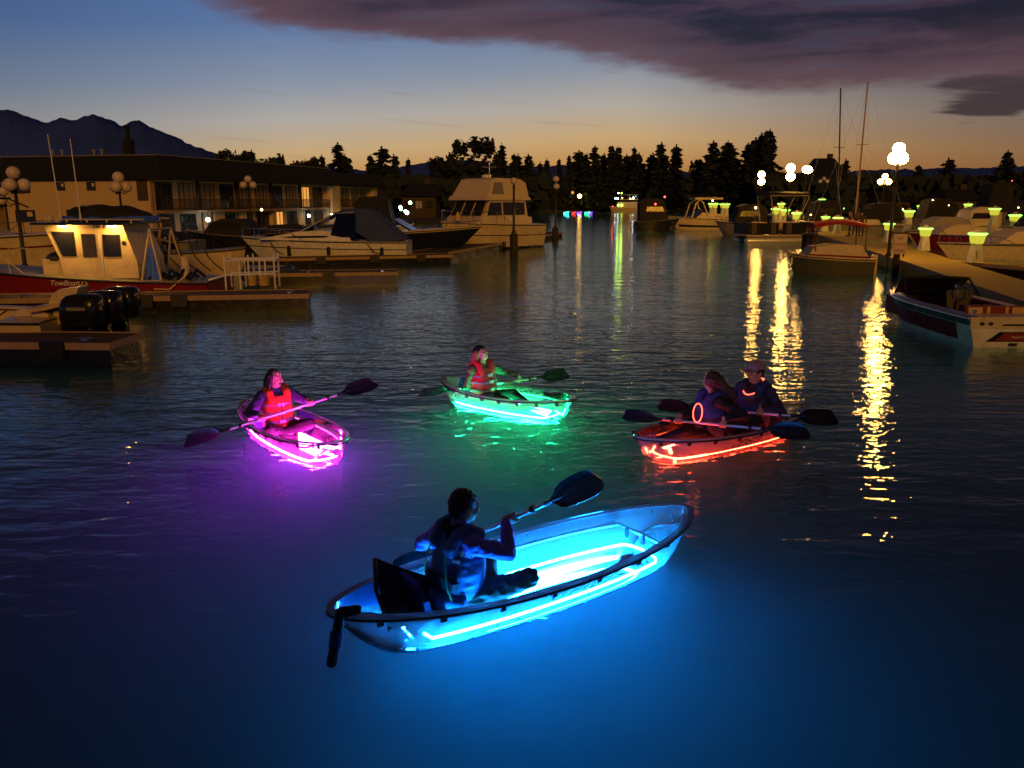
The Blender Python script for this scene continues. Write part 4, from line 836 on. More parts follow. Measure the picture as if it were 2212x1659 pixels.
covered_dark(560, 720, 54, 482, 'low dark boat in the shadow between canopy cruiser and motel', 0, 'canvas_black', 'gelcoat_black')
covered_dark(395, 560, 50, 470, 'dark covered boat below the first balcony lamps of the motel', 180, 'canvas_black', 'gelcoat_black')

# ---- ski boat at the right edge
def ski_boat():
    h = Hull(5.4, 2.15, .62, .74, .7, .20, .93, 2.6, draft=.2); root = base_boat('ski_boat', 'white and red ski boat with maroon side panels and red interior at right edge', h, (10.47, 19.55), 90, 'gelcoat_white', 'gelcoat_grey', ((.80, 1),), group=None, rub='chrome')
    h.band(.36, .78, .10, .92, .010, sides=(1, -1)).build('side_panel', 'gelcoat_maroon', root); h.band(.80, .93, .0, .97, .008).build('side_stripe', 'gelcoat_green', root)
    h.side_decks(.0, .82, .26, .012).build('gunwale', 'gelcoat_cream', root)
    mb = MB()
    for k in (.05, .15): mb.tube([h.pt(i / 20 * .97, 1, 1) + Vector((0, -k, .03)) for i in range(21)], .018, 6)
    mb.build('chrome_trim', 'chrome', root)
    # rear deck, transom graphics, vents
    sd_ = MB(); sd_.box((-2.40, 0, .60), (.56, 1.92, .07)); sd_.build('rear_deck', 'gelcoat_cream', root)
    xt = -2.7
    def tr(poly, m_, nm, o=.012): return MB().rings([[(xt - o, y, z) for y, z in poly], [(xt + .01, y, z) for y, z in poly]]).build(nm, m_, root)
    tr([(.98, .40), (-.98, .40), (-.98, .62), (.98, .62)], 'gelcoat_cream', 'transom_cap', .02)
    tr([(.62, .12), (.34, .325), (-.34, .325), (-.62, .12)], 'gelcoat_black', 'transom_graphic', .010); tr([(.44, .145), (.24, .305), (-.30, .305), (-.44, .145)], 'vinyl_red', 'transom_graphic', .014)
    text('MasterCraft', .075, 'transom_name', 'print_white', root, (xt - .018, .10, .195), (math.pi / 2, 0, -math.pi / 2), .003, .1)
    for y in (.74, .56, -.56, -.74): MB().ball((xt - .02, y, .50), (.02, .055, .04)).build('vent', 'rubber_black', root)
    mb = MB(); mb.tube([(xt - .03, .30, .475), (xt - .03, -.30, .475)], .02, 6); mb.build('grab_rail', 'rubber_black', root)
    MB().box((xt - .02, .05, .06), (.04, .16, .06)).build('exhaust', 'rubber_black', root)
    # cockpit: red floor, side coaming, seats
    MB().box((-.35, 0, .22), (3.7, 1.6, .05)).build('cockpit_floor', 'carpet_red', root)
    mb = MB()
    for sd in (1, -1): mb.box((-.3, sd * .80, .44), (3.6, .10, .42))
    mb.build('side_lining', 'vinyl_red', root)
    se = MB(); se.box((-1.55, 0, .40), (.50, 1.35, .30)); se.box((-1.86, 0, .56), (.14, 1.35, .40)); st = se.build('rear_bench', 'vinyl_red', root)
    for y in (.48, -.46): MB().box((-1.945, y, .64), (.035, .30, .20)).build('seat_cushion', 'vinyl_tan', st)
    for y in (.20, -.20): MB().box((-1.945, y, .63), (.032, .07, .24)).build('seat_stripe', 'vinyl_tan', st)
    MB().box((-1.5, 0, .58), (.85, .72, .24)).build('engine_cover', 'carpet_red', root)
    py = MB(); py.tube([(-.6, .2, .25), (-.6, .2, 1.02)], .035, 8); py.ball((-.6, .2, 1.04), .055, 8, 6); py.build('tow_pylon', 'chrome', root)
    ds = MB(); ds.prism([(.35, .25), (.85, .25), (.95, .80), (.5, .84)], -.78, -.15); ds.build('dashboard', 'rubber_black', root)
    sw = MB(); sw.tube([(.33 + .05 * math.sin(a), -.46 + .16 * math.cos(a), .80 + .15 * math.sin(a)) for a in [2 * math.pi * i / 16 for i in range(16)]], .016, 6, loop=True); sw.build('steering_wheel', 'rubber_black', root)
    wf = MB(); P_ = [(.35, .88, .72), (.75, .80, 1.12), (.80, .0, 1.16), (.75, -.80, 1.12), (.35, -.88, .72)]
    wf.tube(P_, .028, 6); 
    for y in (.82, .28, -.28, -.82): wf.tube([(1.25, y * .92, .72), (.78, y, 1.13)], .022, 6)
    wf.build('windshield_frame', 'rubber_black', root)
    wg = MB(); wg.rings([[(1.25, .76, .72), (1.25, -.76, .72), (.80, -.78, 1.12), (.80, .78, 1.12)], [(1.24, .76, .71), (1.24, -.76, .71), (.79, -.78, 1.11), (.79, .78, 1.11)]]); wg.build('windshield', 'window_glass', root)
    fn = MB(); fn.rings([[(2.55, .03, .74), (2.25, .03, .74), (2.52, .01, 1.22)], [(2.55, -.03, .74), (2.25, -.03, .74), (2.52, -.01, 1.22)]]); fn.build('bow_flagstaff', 'rubber_black', root)
    for x in (1.75, -2.35): 
        cb = MB(); cb.tube([(x - .09, .72, .72), (x, .72, .73), (x + .09, .72, .72)], .015, 6); cb.box((x, .72, .69), (.05, .03, .05)); cb.build('cleat', 'chrome', root)
ski_boat()
# ---- covered launch with red bimini on thin poles
def launch():
    q = P(1803, 594, 0); h = Hull(3.35, 1.6, .62, .82, .35, .22, .9, 2.4); root = base_boat('covered_launch', 'small launch under yellow fitted cover with a red awning on thin poles', h, (q.x, q.y + .8), 176, 'gelcoat_dull', 'gelcoat_cream', group=None)
    h.band(.90, 1.03, 0, 1, .03).build('gunwale', 'gelcoat_cream', root)
    body = [(-1.45, .64), (1.05, .74), (.78, 1.12), (.0, 1.22), (-1.15, 1.16)]; c_ = loftcab(body, .70, body, .52); c_.build('cover', 'canvas_cream', root, True, 30)
    MB().rings([[(-1.45, .73, .68), (1.0, .66, .78), (1.0, .68, .84), (-1.45, .75, .74)], [(-1.45, .66, .68), (1.0, .6, .78), (1.0, .6, .84), (-1.45, .66, .74)]]).build('cover_hem', 'vinyl_red', root)
    MB().box((-1.8, .15, .30), (.2, .26, .95)).build('outboard_shroud', 'gelcoat_cream', root)
    MB().ball((1.64, .12, .86), (.13, .16, .10)).build('bow_cap', 'gelcoat_cream', root); MB().box((1.58, .30, .52), (.06, .05, .30)).build('bow_reflector', 'gelcoat_white', root)
    ca = MB(); rs = []
    for i in range(13):
        t = i / 12; x = -1.30 + 2.15 * t; zc = 1.98 + .16 * math.sin(math.pi * min(1, t * 1.05)) ; r_ = [(x, .62 * math.cos(a), zc + .10 * math.sin(a)) for a in [math.pi * j / 8 for j in range(9)]] + [(x, -.62, zc - .10), (x, .62, zc - .10)]
        rs.append(r_)
    ca.rings(rs).build('awning', 'canvas_red', root, True, 40)
    for y in (.6, -.6):
        for x0, x1, z0 in ((-1.28, -1.22, .7), (.75, .72, .8)): MB().tube([(x0, y, z0), (x1, y, 1.95)], .02, 6).build('awning_pole', 'post_dark', root)
launch()
# ---- pontoon boat
def pontoon():
    a = D(1622, 470, 60); root = thing('pontoon_boat', 'dark pontoon boat with fence panels and cream hooped bimini frame', 'pontoon boat', (a.x + 2.0, 61, 0), R(188), 'boats moored in the marina')
    for y in (.9, -.9): MB().cap((-2.6, y, .12), (2.3, y, .12), .30, .30, 12).build('pontoon', 'aluminium', root, True)
    MB().box((0, 0, .50), (5.2, 2.5, .10)).build('deck', 'gelcoat_cream', root)
    for k, (x, y, l, rz) in enumerate(((-1.3, 1.22, 2.4, 0), (1.35, 1.22, 2.3, 0), (-1.3, -1.22, 2.4, 0), (1.35, -1.22, 2.3, 0), (2.55, 0, 2.3, 90), (-2.55, 0, 2.3, 90))):
        f_ = MB(); f_.box((x, y, 1.0), (l, .05, .80), R(rz)); p_ = f_.build('fence_panel', 'gelcoat_black', root)
        for dx in (-.33, .3):
            v_ = Matrix.Rotation(R(rz), 3, 'Z') @ Vector((dx * l, 0, 0)); MB().box((x + v_.x, y + v_.y, 1.0), (l * .16, .07, .78), R(rz)).build('fence_stripe', 'wood_dock', p_)
    MB().box((-1.2, -.8, 1.05), (2.0, .6, .75)).build('bench', 'vinyl_tan', root); MB().box((1.6, .7, 1.05), (1.2, .7, .8)).build('bench', 'vinyl_tan', root)
    fr = MB()
    for x in (-2.0, .9):
        fr.tube([(x * .6, 1.2, 1.4), (x, 1.15, 3.2), (x, .8, 3.45), (x, -.8, 3.45), (x, -1.15, 3.2), (x * .6, -1.2, 1.4)], .035, 6)
    fr.tube([(-2, 1.15, 3.3), (.9, 1.15, 3.3)], .03, 6); fr.tube([(-2, -1.15, 3.3), (.9, -1.15, 3.3)], .03, 6); fr.build('bimini_frame', 'frame_pale', root)
    mb = MB(); mb.rings([[(x, 1.2 * math.cos(b), 3.36 + .22 * math.sin(b)) for b in [math.pi * j / 8 for j in range(9)]] for x in (-2.1, -.5, 1.0)]); mb.build('bimini_top', 'canvas_black', root, True)
pontoon()
# ---- white bow rider with wake tower
def bowrider():
    h = Hull(7.4, 2.5, 1.0, 1.35, 1.4, .24, .9, 2.1); q = D(1500, 480, 88); root = base_boat('bow_rider', 'cream sport boat with wake tower moored at the channel mouth, bow to the left', h, (q.x + .6, 88), 188, 'gelcoat_cream', 'gelcoat_cream', group=None)
    h.band(.34, .50, .02, .9).build('stripe', 'gelcoat_black', root)
    body = [(1.0, 1.1), (-2.7, 1.05), (-2.6, 1.5), (.1, 1.75)]; c_ = loftcab(body, 1.0, body, .8); c_.build('cockpit_coaming', 'gelcoat_cream', root)
    MB().prism([(1.0, 1.2), (-.1, 2.05), (-.2, 2.05), (.8, 1.2)], -.95, .95).build('windshield', 'dark_glass', root)
    tw = MB()
    for y in (1.0, -1.0): tw.tube([(1.3, y, 1.2), (.9, y * .9, 2.6), (.4, y * .8, 3.05)], .09, 7); tw.tube([(-.5, y, 1.3), (.1, y * .9, 2.7), (.4, y * .8, 3.05)], .07, 7)
    tw.build('wake_tower', 'gelcoat_cream', root); MB().box((-.5, 0, 3.15), (3.0, 1.9, .22)).build('tower_top', 'canvas_cream', root)
    MB().ball((-.9, .9, 2.95), .08, 8, 6).build('tower_lamp', 'lamp_amber', root)
    fl = MB(); 
    for x in (-2.2, -1.2): fl.tube([(x, .5, 1.4), (x + .1, .5, 2.4)], .05, 6)
    fl.build('rod_holder', 'gelcoat_cream', root)
bowrider()
covered_dark(1385, 1460, 84, 428, 'dark boat with red lit gear just left of the cream sport boat', 0, 'canvas_black', 'gelcoat_black', ((.1, 3.3, 'lamp_red', .10), (-.1, 2.6, 'lamp_red', .10)))
covered_dark(1568, 1640, 72, 440, 'dark cuddy boat between the cream sport boat and the pontoon', 180, 'canvas_black', 'gelcoat_grey', ((-.2, 2.35, 'lamp_amber', .09),))
# ---- tan covered boat and neighbours at the right
covered_dark(2035, 2400, 44, 488, 'big tan boat under a full fitted cover at the right edge', 180, 'canvas_cream', 'gelcoat_cream', (), 2.6, .70, .78, False)
covered_dark(1962, 2090, 62, 466, 'white shrink wrapped boat behind the two standing people', 180, 'canvas_white', 'gelcoat_cream', (), 2.4, .7, .8, False)
r_ = covered_dark(1972, 2130, 53, 482, 'low maroon boat with tan deck behind the second pedestal', 180, 'canvas_cream', 'gelcoat_maroon', (), 2.3, .8, .95)
covered_dark(2052, 2150, 68, 446, 'cabin boat lit yellow green by a pedestal on the far right dock', 180, 'gelcoat_cream', 'gelcoat_white', ((.1, 1.5, 'lamp_green', .08),))
covered_dark(2105, 2172, 96, 396, 'dark flybridge yacht below the right hand conifers', 180, 'canvas_black', 'gelcoat_grey', ((-.35, 5.1, 'lamp_red', .06), (.3, 1.4, 'far_violet', .14)), 3.2, 1.6, 2.0)
covered_dark(1880, 1960, 74, 438, 'dark boat with pale deck right of the tall leaning mast', 0, 'canvas_black', 'gelcoat_cream', ((.2, 2.2, 'lamp_amber', .06),))
covered_dark(1960, 2060, 82, 428, 'dark boat left of the violet lit yacht in the far right row', 180, 'canvas_black', 'gelcoat_grey', ((.05, 3.0, 'lamp_amber', .06), (-.3, 2.5, 'lamp_amber', .05)))
covered_dark(2160, 2260, 80, 432, 'dark boat at the right edge in the far right row', 180, 'canvas_black', 'gelcoat_grey', ((.2, 2.3, 'lamp_amber', .05),))
covered_dark(1735, 1800, 76, 432, 'low dark boat with a small amber light behind the awning launch', 180, 'canvas_black', 'gelcoat_grey', ((.2, 1.7, 'lamp_amber', .05),))
covered_dark(2180, 2300, 58, 462, 'low boat with a lit green side at the right edge', 180, 'canvas_black', 'gelcoat_cream', ((-.1, 1.9, 'lamp_green', .10),))
# ---- sailing boats with bare masts
def sailboat(px, top, pxb, Y, label, m_):
    a = D(px, top, Y); b = D(pxb, 455, Y); h = Hull(8., 2.5, .9, 1.15, 1.2, .1, .7, 1.9); root = base_boat('sailing_boat', label, h, (b.x + .3, Y), 178, 'gelcoat_grey', 'gelcoat_cream')
    body = [(1.6, 1.0), (-1.6, 1.0), (-1.4, 1.4), (.9, 1.45)]; c_ = loftcab(body, .8, body, .65); c_.build('coach_roof', 'gelcoat_cream', root)
    inv = Matrix.Rotation(-R(178), 3, 'Z'); t_ = inv @ (a - Vector((b.x + .3, Y, 0))); f_ = inv @ Vector((b.x - b.x - .3, 0, 0)); f_.z = 1.2
    mt = MB().tube([f_, t_], [.085, .055], 8).build('mast', m_, root)
    l_ = f_.lerp(t_, .56); cr = MB(); cr.tube([l_ + Vector((-.5, 0, 0)), l_ + Vector((.5, 0, 0))], .025, 5); cr.build('spreader', m_, mt)
    rg = MB()
    for x in (3.8, -3.9): rg.tube([t_, (x, 0, 1.1)], .008, 4)
    for y in (1.1, -1.1): rg.tube([t_, l_ + Vector((.5 * y / abs(y), 0, 0)), (f_.x, y, 1.0)], .008, 4)
    rg.build('rigging', 'aluminium', mt); MB().cap(f_ + Vector((0, 0, .7)), f_ + Vector((-3.0, 0, .75)), .11, .09, 8).build('boom', 'canvas_black', root)
sailboat(1816, 190, 1812, 75, 'sailing boat with straight dark mast, left of the two tall masts', 'post_dark')
sailboat(1875, 176, 1849, 70, 'sailing boat with leaning pale mast beside the standing people', 'wood_edge')
# ---- far tour boat with lights, far lit kayaks
def tour_boat():
    Y = 215; a = D(1322, 445, Y); root = thing('tour_boat', 'far two deck tour boat with green and white lights at channel end', 'tour boat', (a.x + 3.6, Y, 0), R(180))
    h = Hull(8.6, 3.0, 1.0, 1.4, .8, .12, .94, 2.6); h.surface().build('hull', 'gelcoat_cream', root, True, 40); h.deck(0, 1, 0, .004).build('deck', 'gelcoat_cream', root)
    MB().box((-.4, 0, 1.75), (5.4, 2.6, 1.5)).build('lower_cabin', 'gelcoat_cream', root); MB().box((-.6, 0, 3.1), (4.6, 2.6, .12)).build('upper_deck', 'gelcoat_cream', root); MB().box((-.6, 0, 4.3), (4.2, 2.4, .12)).build('upper_roof', 'gelcoat_grey', root)
    po = MB()
    for x in (-2.6, -.6, 1.4):
        for y in (1.2, -1.2): po.tube([(x, y, 3.1), (x, y, 4.3)], .05, 5)
    po.build('roof_post', 'gelcoat_grey', root)
    for x, z, m_, r_ in ((2.2, 1.7, 'far_lime', .26), (1.3, 1.7, 'far_lime', .30), (2.9, 3.4, 'lamp_cool', .16), (2.3, 3.4, 'lamp_cool', .13), (1.2, 3.5, 'lamp_amber', .10), (-1.6, 3.5, 'lamp_cool', .20), (-.9, 3.3, 'lamp_amber', .13), (1.4, 4.7, 'far_lime', .20), (2.2, 4.7, 'lamp_cool', .13), (-2.2, 3.9, 'far_cyan', .10), (3.6, 1.4, 'lamp_red', .14)):
        MB().ball((x, 1.45, z), r_, 8, 6).build('deck_lamp', m_, root)
tour_boat()
FK = [(1224, 453, 'far_cyan', 'far glowing cyan kayak, left end of the far kayak group', 1.0), (1240, 453, 'far_red', 'far glowing red kayak beside the cyan one', .7), (1252, 451, 'far_violet', 'far glowing violet kayak in the middle of the far group', .9), (1269, 452, 'far_green', 'far glowing green kayak near the right end of the far group', 1.0), (1277, 451, 'far_violet', 'far glowing purple kayak at the right end of the far group', .5), (1335, 437, 'far_violet', 'tiny violet light float by the tour boat', .1)]
for i, (px, py, m_, lb, s_) in enumerate(FK[:5]):
    a = P(px, py + 1.5, 0); a = D(px, py, 190); root = thing('lit_kayak', lb, 'kayak', (a.x, 190, 0), R(10 * i - 20), 'lit kayaks far down the channel')
    h = Hull(1.0 * s_ + .35, .8, .30, .5, .3, .2, .3, 2.0, .05, .5); h.surface(10).build('hull', m_, root, True); h.deck(.1, .9, .02, -.05).build('deck', 'gelcoat_black', root)
    b_ = MB(); b_.cap((0, 0, .3), (0, 0, .85), .2, .17, 8); b_.ball((0, 0, 1.08), .12, 8, 6); b_.build('rider', 'jacket_black', root, True)
a = D(1115, 450, 150); root = thing('lit_cruise_boat', 'low far boat with a faint violet blue side behind the flybridge boat', 'boat', (a.x, 150, 0), 0); h = Hull(4.6, 1.8, .8, 1., .6, .2, .9, 2.4); h.surface().build('hull', 'canvas_navy', root, True, 40); h.deck(0, 1, 0, .004).build('deck', 'canvas_navy', root); MB().box((.3, -.92, .7), (3.2, .05, .10)).build('side_light', 'far_violet', root)

# ================================================================== LAMPS, PEDESTALS, PILES, SIGN
def globe_lamp(px, topy, Y, base, lit, label, r=.21, spread=.24, drop=.42, m_='sodium', bottom=2, pile=None, group=None, px_base=None):
    q = D(px, topy, Y); root = thing('globe_lamp', label, 'street lamp', (q.x, q.y, base), R(random.uniform(-20, 20) if False else 0), group); ht = q.z - base
    g_ = m_ if lit else 'globe_off'
    po = MB(); po.lathe([(.13, 0), (.13, .12), (.075, .2), (.055, ht - drop - .30), (.09, ht - drop - .24), (.05, ht - drop - .15), (.05, ht - r * 1.02), (.10, ht - r * .98)], n=10); ar = MB()
    gl = [(0, 0, ht)]
    for k in range(bottom):
        a = math.pi * 2 * k / bottom + (.0 if bottom == 2 else .5); x = spread * math.cos(a); y = spread * math.sin(a) * .9; gl.append((x, y, ht - drop)); ar.tube([(0, 0, ht - drop - .26), (x * .8, y * .8, ht - drop - r - .07), (x, y, ht - drop - r * .95)], .028, 6)
    p_ = po.build('post', 'post_dark', root, True, 40)
    if bottom: ar.build('lamp_arm', 'post_dark', p_)
    for g in gl: MB().ball(g, (r, r, r), 16, 10).build('globe', g_, root, True)
    if pile: MB().lathe([(pile, -2.0 - base), (pile, -.02), (pile * .8, .0)], n=12).build('pile', 'wood_pile', root, True, 40)
    return root
GL = 'three globe dock lamps'
globe_lamp(1942, 321, 36.5, RZ, True, 'big bright three globe lamp behind the white sign, brightest of all', .25, .17, .40, group=GL, bottom=2)
globe_lamp(1645, 377, 76, LZ, True, 'lit two globe lamp left of the brighter pair above the pontoon', .30, .05, .62, 'sodium_far', 1, group=GL)
globe_lamp(1708, 363, 63, .5, True, 'bright lit two globe lamp above the right half of the pontoon', .32, .05, .62, 'sodium_far', 1, group=GL)
globe_lamp(1741, 366, 88, LZ, True, 'lit globe lamp with a pale companion right of the brightest pontoon lamp', .36, .42, .04, 'sodium_far', 1, group=GL)
globe_lamp(1912, 381, 84, LZ, True, 'smaller lit three globe lamp just left of the big one', .26, .42, .52, 'sodium_far', 2, group=GL)
globe_lamp(1780, 386, 100, LZ, False, 'unlit small globe lamp between the lit lamps and the masts', .22, .42, .3, group=GL)
globe_lamp(28, 373, 30, .55, False, 'unlit three globe lamp on a black box pile at the left edge', .225, .30, .42, bottom=3, pile=.42, group=GL)
globe_lamp(8, 413, 46, LZ, False, 'unlit three globe lamp farther back at the left edge', .25, .34, .5, bottom=3, group=GL)
globe_lamp(255, 383, 44, .42, False, 'unlit three globe lamp in front of the motel end wall', .29, .34, .48, bottom=3, group=GL)
globe_lamp(535, 387, 60, .42, False, 'unlit three globe lamp in front of the motel balconies', .25, .34, .40, bottom=2, group=GL)
globe_lamp(1110, 391, 45, 1.2, False, 'single unlit globe lamp on the thick pile beside the flybridge boat', .19, 0, .1, bottom=0, pile=.22, group=GL)
globe_lamp(1201, 387, 62, 1.0, False, 'unlit double globe lamp on a pile at the end of the dark dock', .23, .04, .52, bottom=1, pile=.24, group=GL)
globe_lamp(1056, 405, 92, LZ, False, 'faint unlit globe lamp above the flybridge boat roof', .25, .45, .5, bottom=1, group=GL)
for px, py, pt_, Y, r_, lb in ((1744, 580, 502, 0, .33, 'thick black mooring pile at the tip of the concrete dock'), (1628, 470, 468, 70, .2, 'thin pile beside the dark cuddy boat')):
    q = P(px, py, 0) if not Y else D(px, py, Y); zt = H - (pt_ - YH) * q.y / F if not Y else 1.6
    pl = thing('mooring_pile', lb, 'pile', (q.x, q.y, 0)); MB().lathe([(r_, -2), (r_, zt - .12)], n=14).build('shaft', 'wood_pile', pl, True, 40); MB().lathe([(r_ * 1.08, zt - .12), (r_ * 1.08, zt - .03), (r_ * .3, zt + .06)], n=14).build('cap', 'rubber_black', pl, True, 40)
# sign on a dark pile at the dock edge
q = P(1934, 584, .2); sg = thing('dock_sign', 'white sign with red print on a dark pile at the dock edge', 'sign', (q.x, q.y, 0))
zt = H - (490 - YH) * q.y / F
mb = MB(); mb.lathe([(.13, -1.5), (.13, zt - .8)], n=12); mb.box((-.33, .03, .9), (.05, .05, 1.7)); mb.box((.28, .03, 1.25), (.05, .05, 1.0)); mb.build('pile', 'wood_pile', sg)
zb = H - (544 - YH) * q.y / F; zs = H - (502 - YH) * q.y / F; sw_ = .27
bd = MB().box((0, -.16, (zb + zs) / 2), (sw_ * 2, .03, zs - zb)).build('sign_board', 'sign_white', sg)
MB().box((0, -.14, zs + .03), (.66, .05, .06)).build('sign_frame', 'wood_pile', sg)
for i, ln in enumerate(('NO', 'WAKE', 'SPEED')): 
    text(ln, .17, 'sign_print', 'sign_print', bd, (0, -.178, zs - .23 - .25 * i), (math.pi / 2, 0, 0), .002, 0, 'CENTER')

def pedestal(px, by, topy, Y, label, big=1.):
    """tapered white power pedestal with a lit lantern head"""
    if Y is None: q = P(px, by, RZ); Y = q.y; base = RZ
    else: q = D(px, topy, Y); base = .5
    zt = H - (topy - YH) * Y / F; ht = max(.9, zt - base); root = thing('power_pedestal', label, 'power pedestal', (q.x, Y, base), 0, 'lit power pedestals along the docks'); s_ = 1.34 if ht > 1.2 else ht
    s_ = min(ht, 1.5); k = s_ / 1.34 * big; z1 = ht - .56 * k
    MB().lathe([(.36 * k, 0), (.34 * k, .05), (.215 * k, z1)], n=4).build('base', 'pedestal_white', root)
    lb = MB(); lb.lathe([(.22 * k, z1), (.27 * k, z1 + .03 * k), (.335 * k, z1 + .36 * k)], n=4); lb.build('lantern_body', 'pedestal_body', root)
    ln = MB(); ln.lathe([(.33 * k, z1 + .365 * k), (.385 * k, z1 + .40 * k), (.385 * k, z1 + .445 * k), (.33 * k, z1 + .46 * k)], n=12); ln.build('light_band', 'pedestal_light', root)
    cp = MB(); cp.lathe([(.36 * k, z1 + .465 * k), (.28 * k, z1 + .53 * k), (.10 * k, z1 + .56 * k), (.09 * k, z1 + .62 * k), (.02, z1 + .63 * k)], n=12); cp.build('cap', 'pedestal_white', root)
    pn = MB(); pn.box((0, -.27 * k, .35 * k), (.16 * k, .02, .36 * k)); pn.build('outlet_door', 'pedestal_white', root)
    for o in root.children:
        if o.name.startswith(('base', 'lantern')): o.rotation_euler = (0, 0, math.pi / 4)
    return root
for px, by, ty, Y, lb in ((2105, 566, 495, None, 'nearest power pedestal on the concrete dock, biggest lantern'), (1995, 541, 486, None, 'power pedestal on the concrete dock right of the white sign'), (1917, 523, 477, None, 'power pedestal on the concrete dock left of the white sign'),
                          (1781, 500, 464, None, 'power pedestal at the far end of the concrete dock behind the red awning'), (1722, 0, 455, 66, 'small pedestal at the right end of the pontoon'), (1697, 0, 449, 72, 'small pedestal over the right fence of the pontoon'), (1676, 0, 447, 76, 'small pedestal over the middle fence of the pontoon'), (1688, 0, 437, 92, 'small pedestal highest in the group over the pontoon'),
                          (1629, 0, 447, 80, 'small pedestal over the left end of the pontoon'), (1811, 0, 465, 62, 'small pedestal just left of the standing people'), (1815, 0, 446, 84, 'tiny pedestal lantern beside the heads of the standing people'), (1776, 0, 428, 100, 'tiny pedestal lantern below the unlit globe lamp'),
                          (1965, 0, 451, 66, 'pedestal behind the white shrink wrapped boat'), (1991, 0, 441, 84, 'tiny pedestal right of the big lamp post'), (2092, 0, 438, 88, 'tiny pedestal over the lit cabin boat'), (2150, 0, 446, 64, 'pedestal on the far dock right of the lit cabin boat'), (2194, 0, 459, 60, 'pedestal at the far right over the low boat'),
                          (1537, 0, 437, 104, 'leftmost of the tiny pedestals in a row over the cream sport boat'), (1545, 0, 437, 101, 'second from left of the tiny pedestals over the cream sport boat'), (1562, 0, 438, 104, 'second from right of the tiny pedestals over the cream sport boat'), (1570, 0, 438, 101, 'rightmost of the tiny pedestals in a row over the cream sport boat')):
    pedestal(px, by, ty, Y, lb)
# two green dock lights left of the flybridge boat, amber pair by the motel, lamp at far house
for px, py, Y, m_, r_, lb, z0 in ((886, 438, 100, 'lamp_green', .20, 'green dock light on a post, upper right of the pair', 0), (865, 448, 90, 'lamp_green', .17, 'green dock light on a post, lower left of the pair', 0), (800, 466, 55, 'lamp_amber', .07, 'small amber dock light behind the canopy cruiser', 0), (787, 466, 55, 'lamp_amber', .06, 'small amber dock light left of its twin behind the canopy cruiser', 0), (1252, 424, 225, 'lamp_amber', .55, 'glowing orange porch light above the far kayaks', 0), (1237, 416, 228, 'window_lit', .4, 'dim orange light left above the porch light', 0), (565, 453, 70, 'lamp_amber', .10, 'amber walkway light under the motel balcony', 0), (1118, 434, 110, 'lamp_cool', .09, 'tiny white light right of the flybridge boat', 0)):
    q = D(px, py, Y); base = LZ if Y > 85 else .0
    lt = thing('dock_light', lb, 'dock light', (q.x, Y, base), 0, 'small lights along the shore'); MB().tube([(0, 0, -.3), (0, 0, q.z - base - r_ * .8)], .05, 6).build('post', 'post_dark', lt); MB().ball((0, 0, q.z - base), r_, 10, 7).build('bulb', m_, lt, True)
# ================================================================== CLEAR KAYAKS
def se(a, p): return math.copysign(abs(a) ** p, a)
class Kayak:
    def __init__(s, L_, B, zr=.315): s.L = L_; s.B = B; s.zr = zr
    def w(s, t): return s.B / 2 * max(.0, 1 - abs(t) ** 2.3) ** .66
    def rim(s, t): return s.zr + .065 * t * t
    def bot(s, t): k = max(0, (abs(t) - .62) / .38); return -.085 + (s.rim(t) + .02) * k ** 2.6
    def pt(s, t, a):                                   # a from -1 (right rim) over 0 (keel) to 1 (left rim)
        w_ = s.w(t); ph = a * math.pi / 2
        f = abs(math.cos(ph)) ** .40; z = s.rim(t) - (s.rim(t) - s.bot(t)) * f
        y = w_ * se(math.sin(ph), .44) * (.80 + .20 * (1 - f))
        return Vector((t * s.L / 2, y, z))
    def ts(s, n): return [math.sin(math.pi / 2 * (2 * i / n - 1)) * .998 for i in range(n + 1)]
    def rimloop(s, n=40, off=0., dz=0.):
        out = []
        for sd in (1, -1):
            tt = s.ts(n) if sd > 0 else s.ts(n)[::-1]
            for t in tt[:-1] if True else tt: out.append(Vector((t * s.L / 2, sd * s.w(t), s.rim(t) + dz)))
        m = len(out); res = []
        for i in range(m):
            tg = out[(i + 1) % m] - out[i - 1]; tg.z = 0; tg.normalize(); nrm = Vector((-tg.y, tg.x, 0)); res.append(out[i] + nrm * off)
        return res
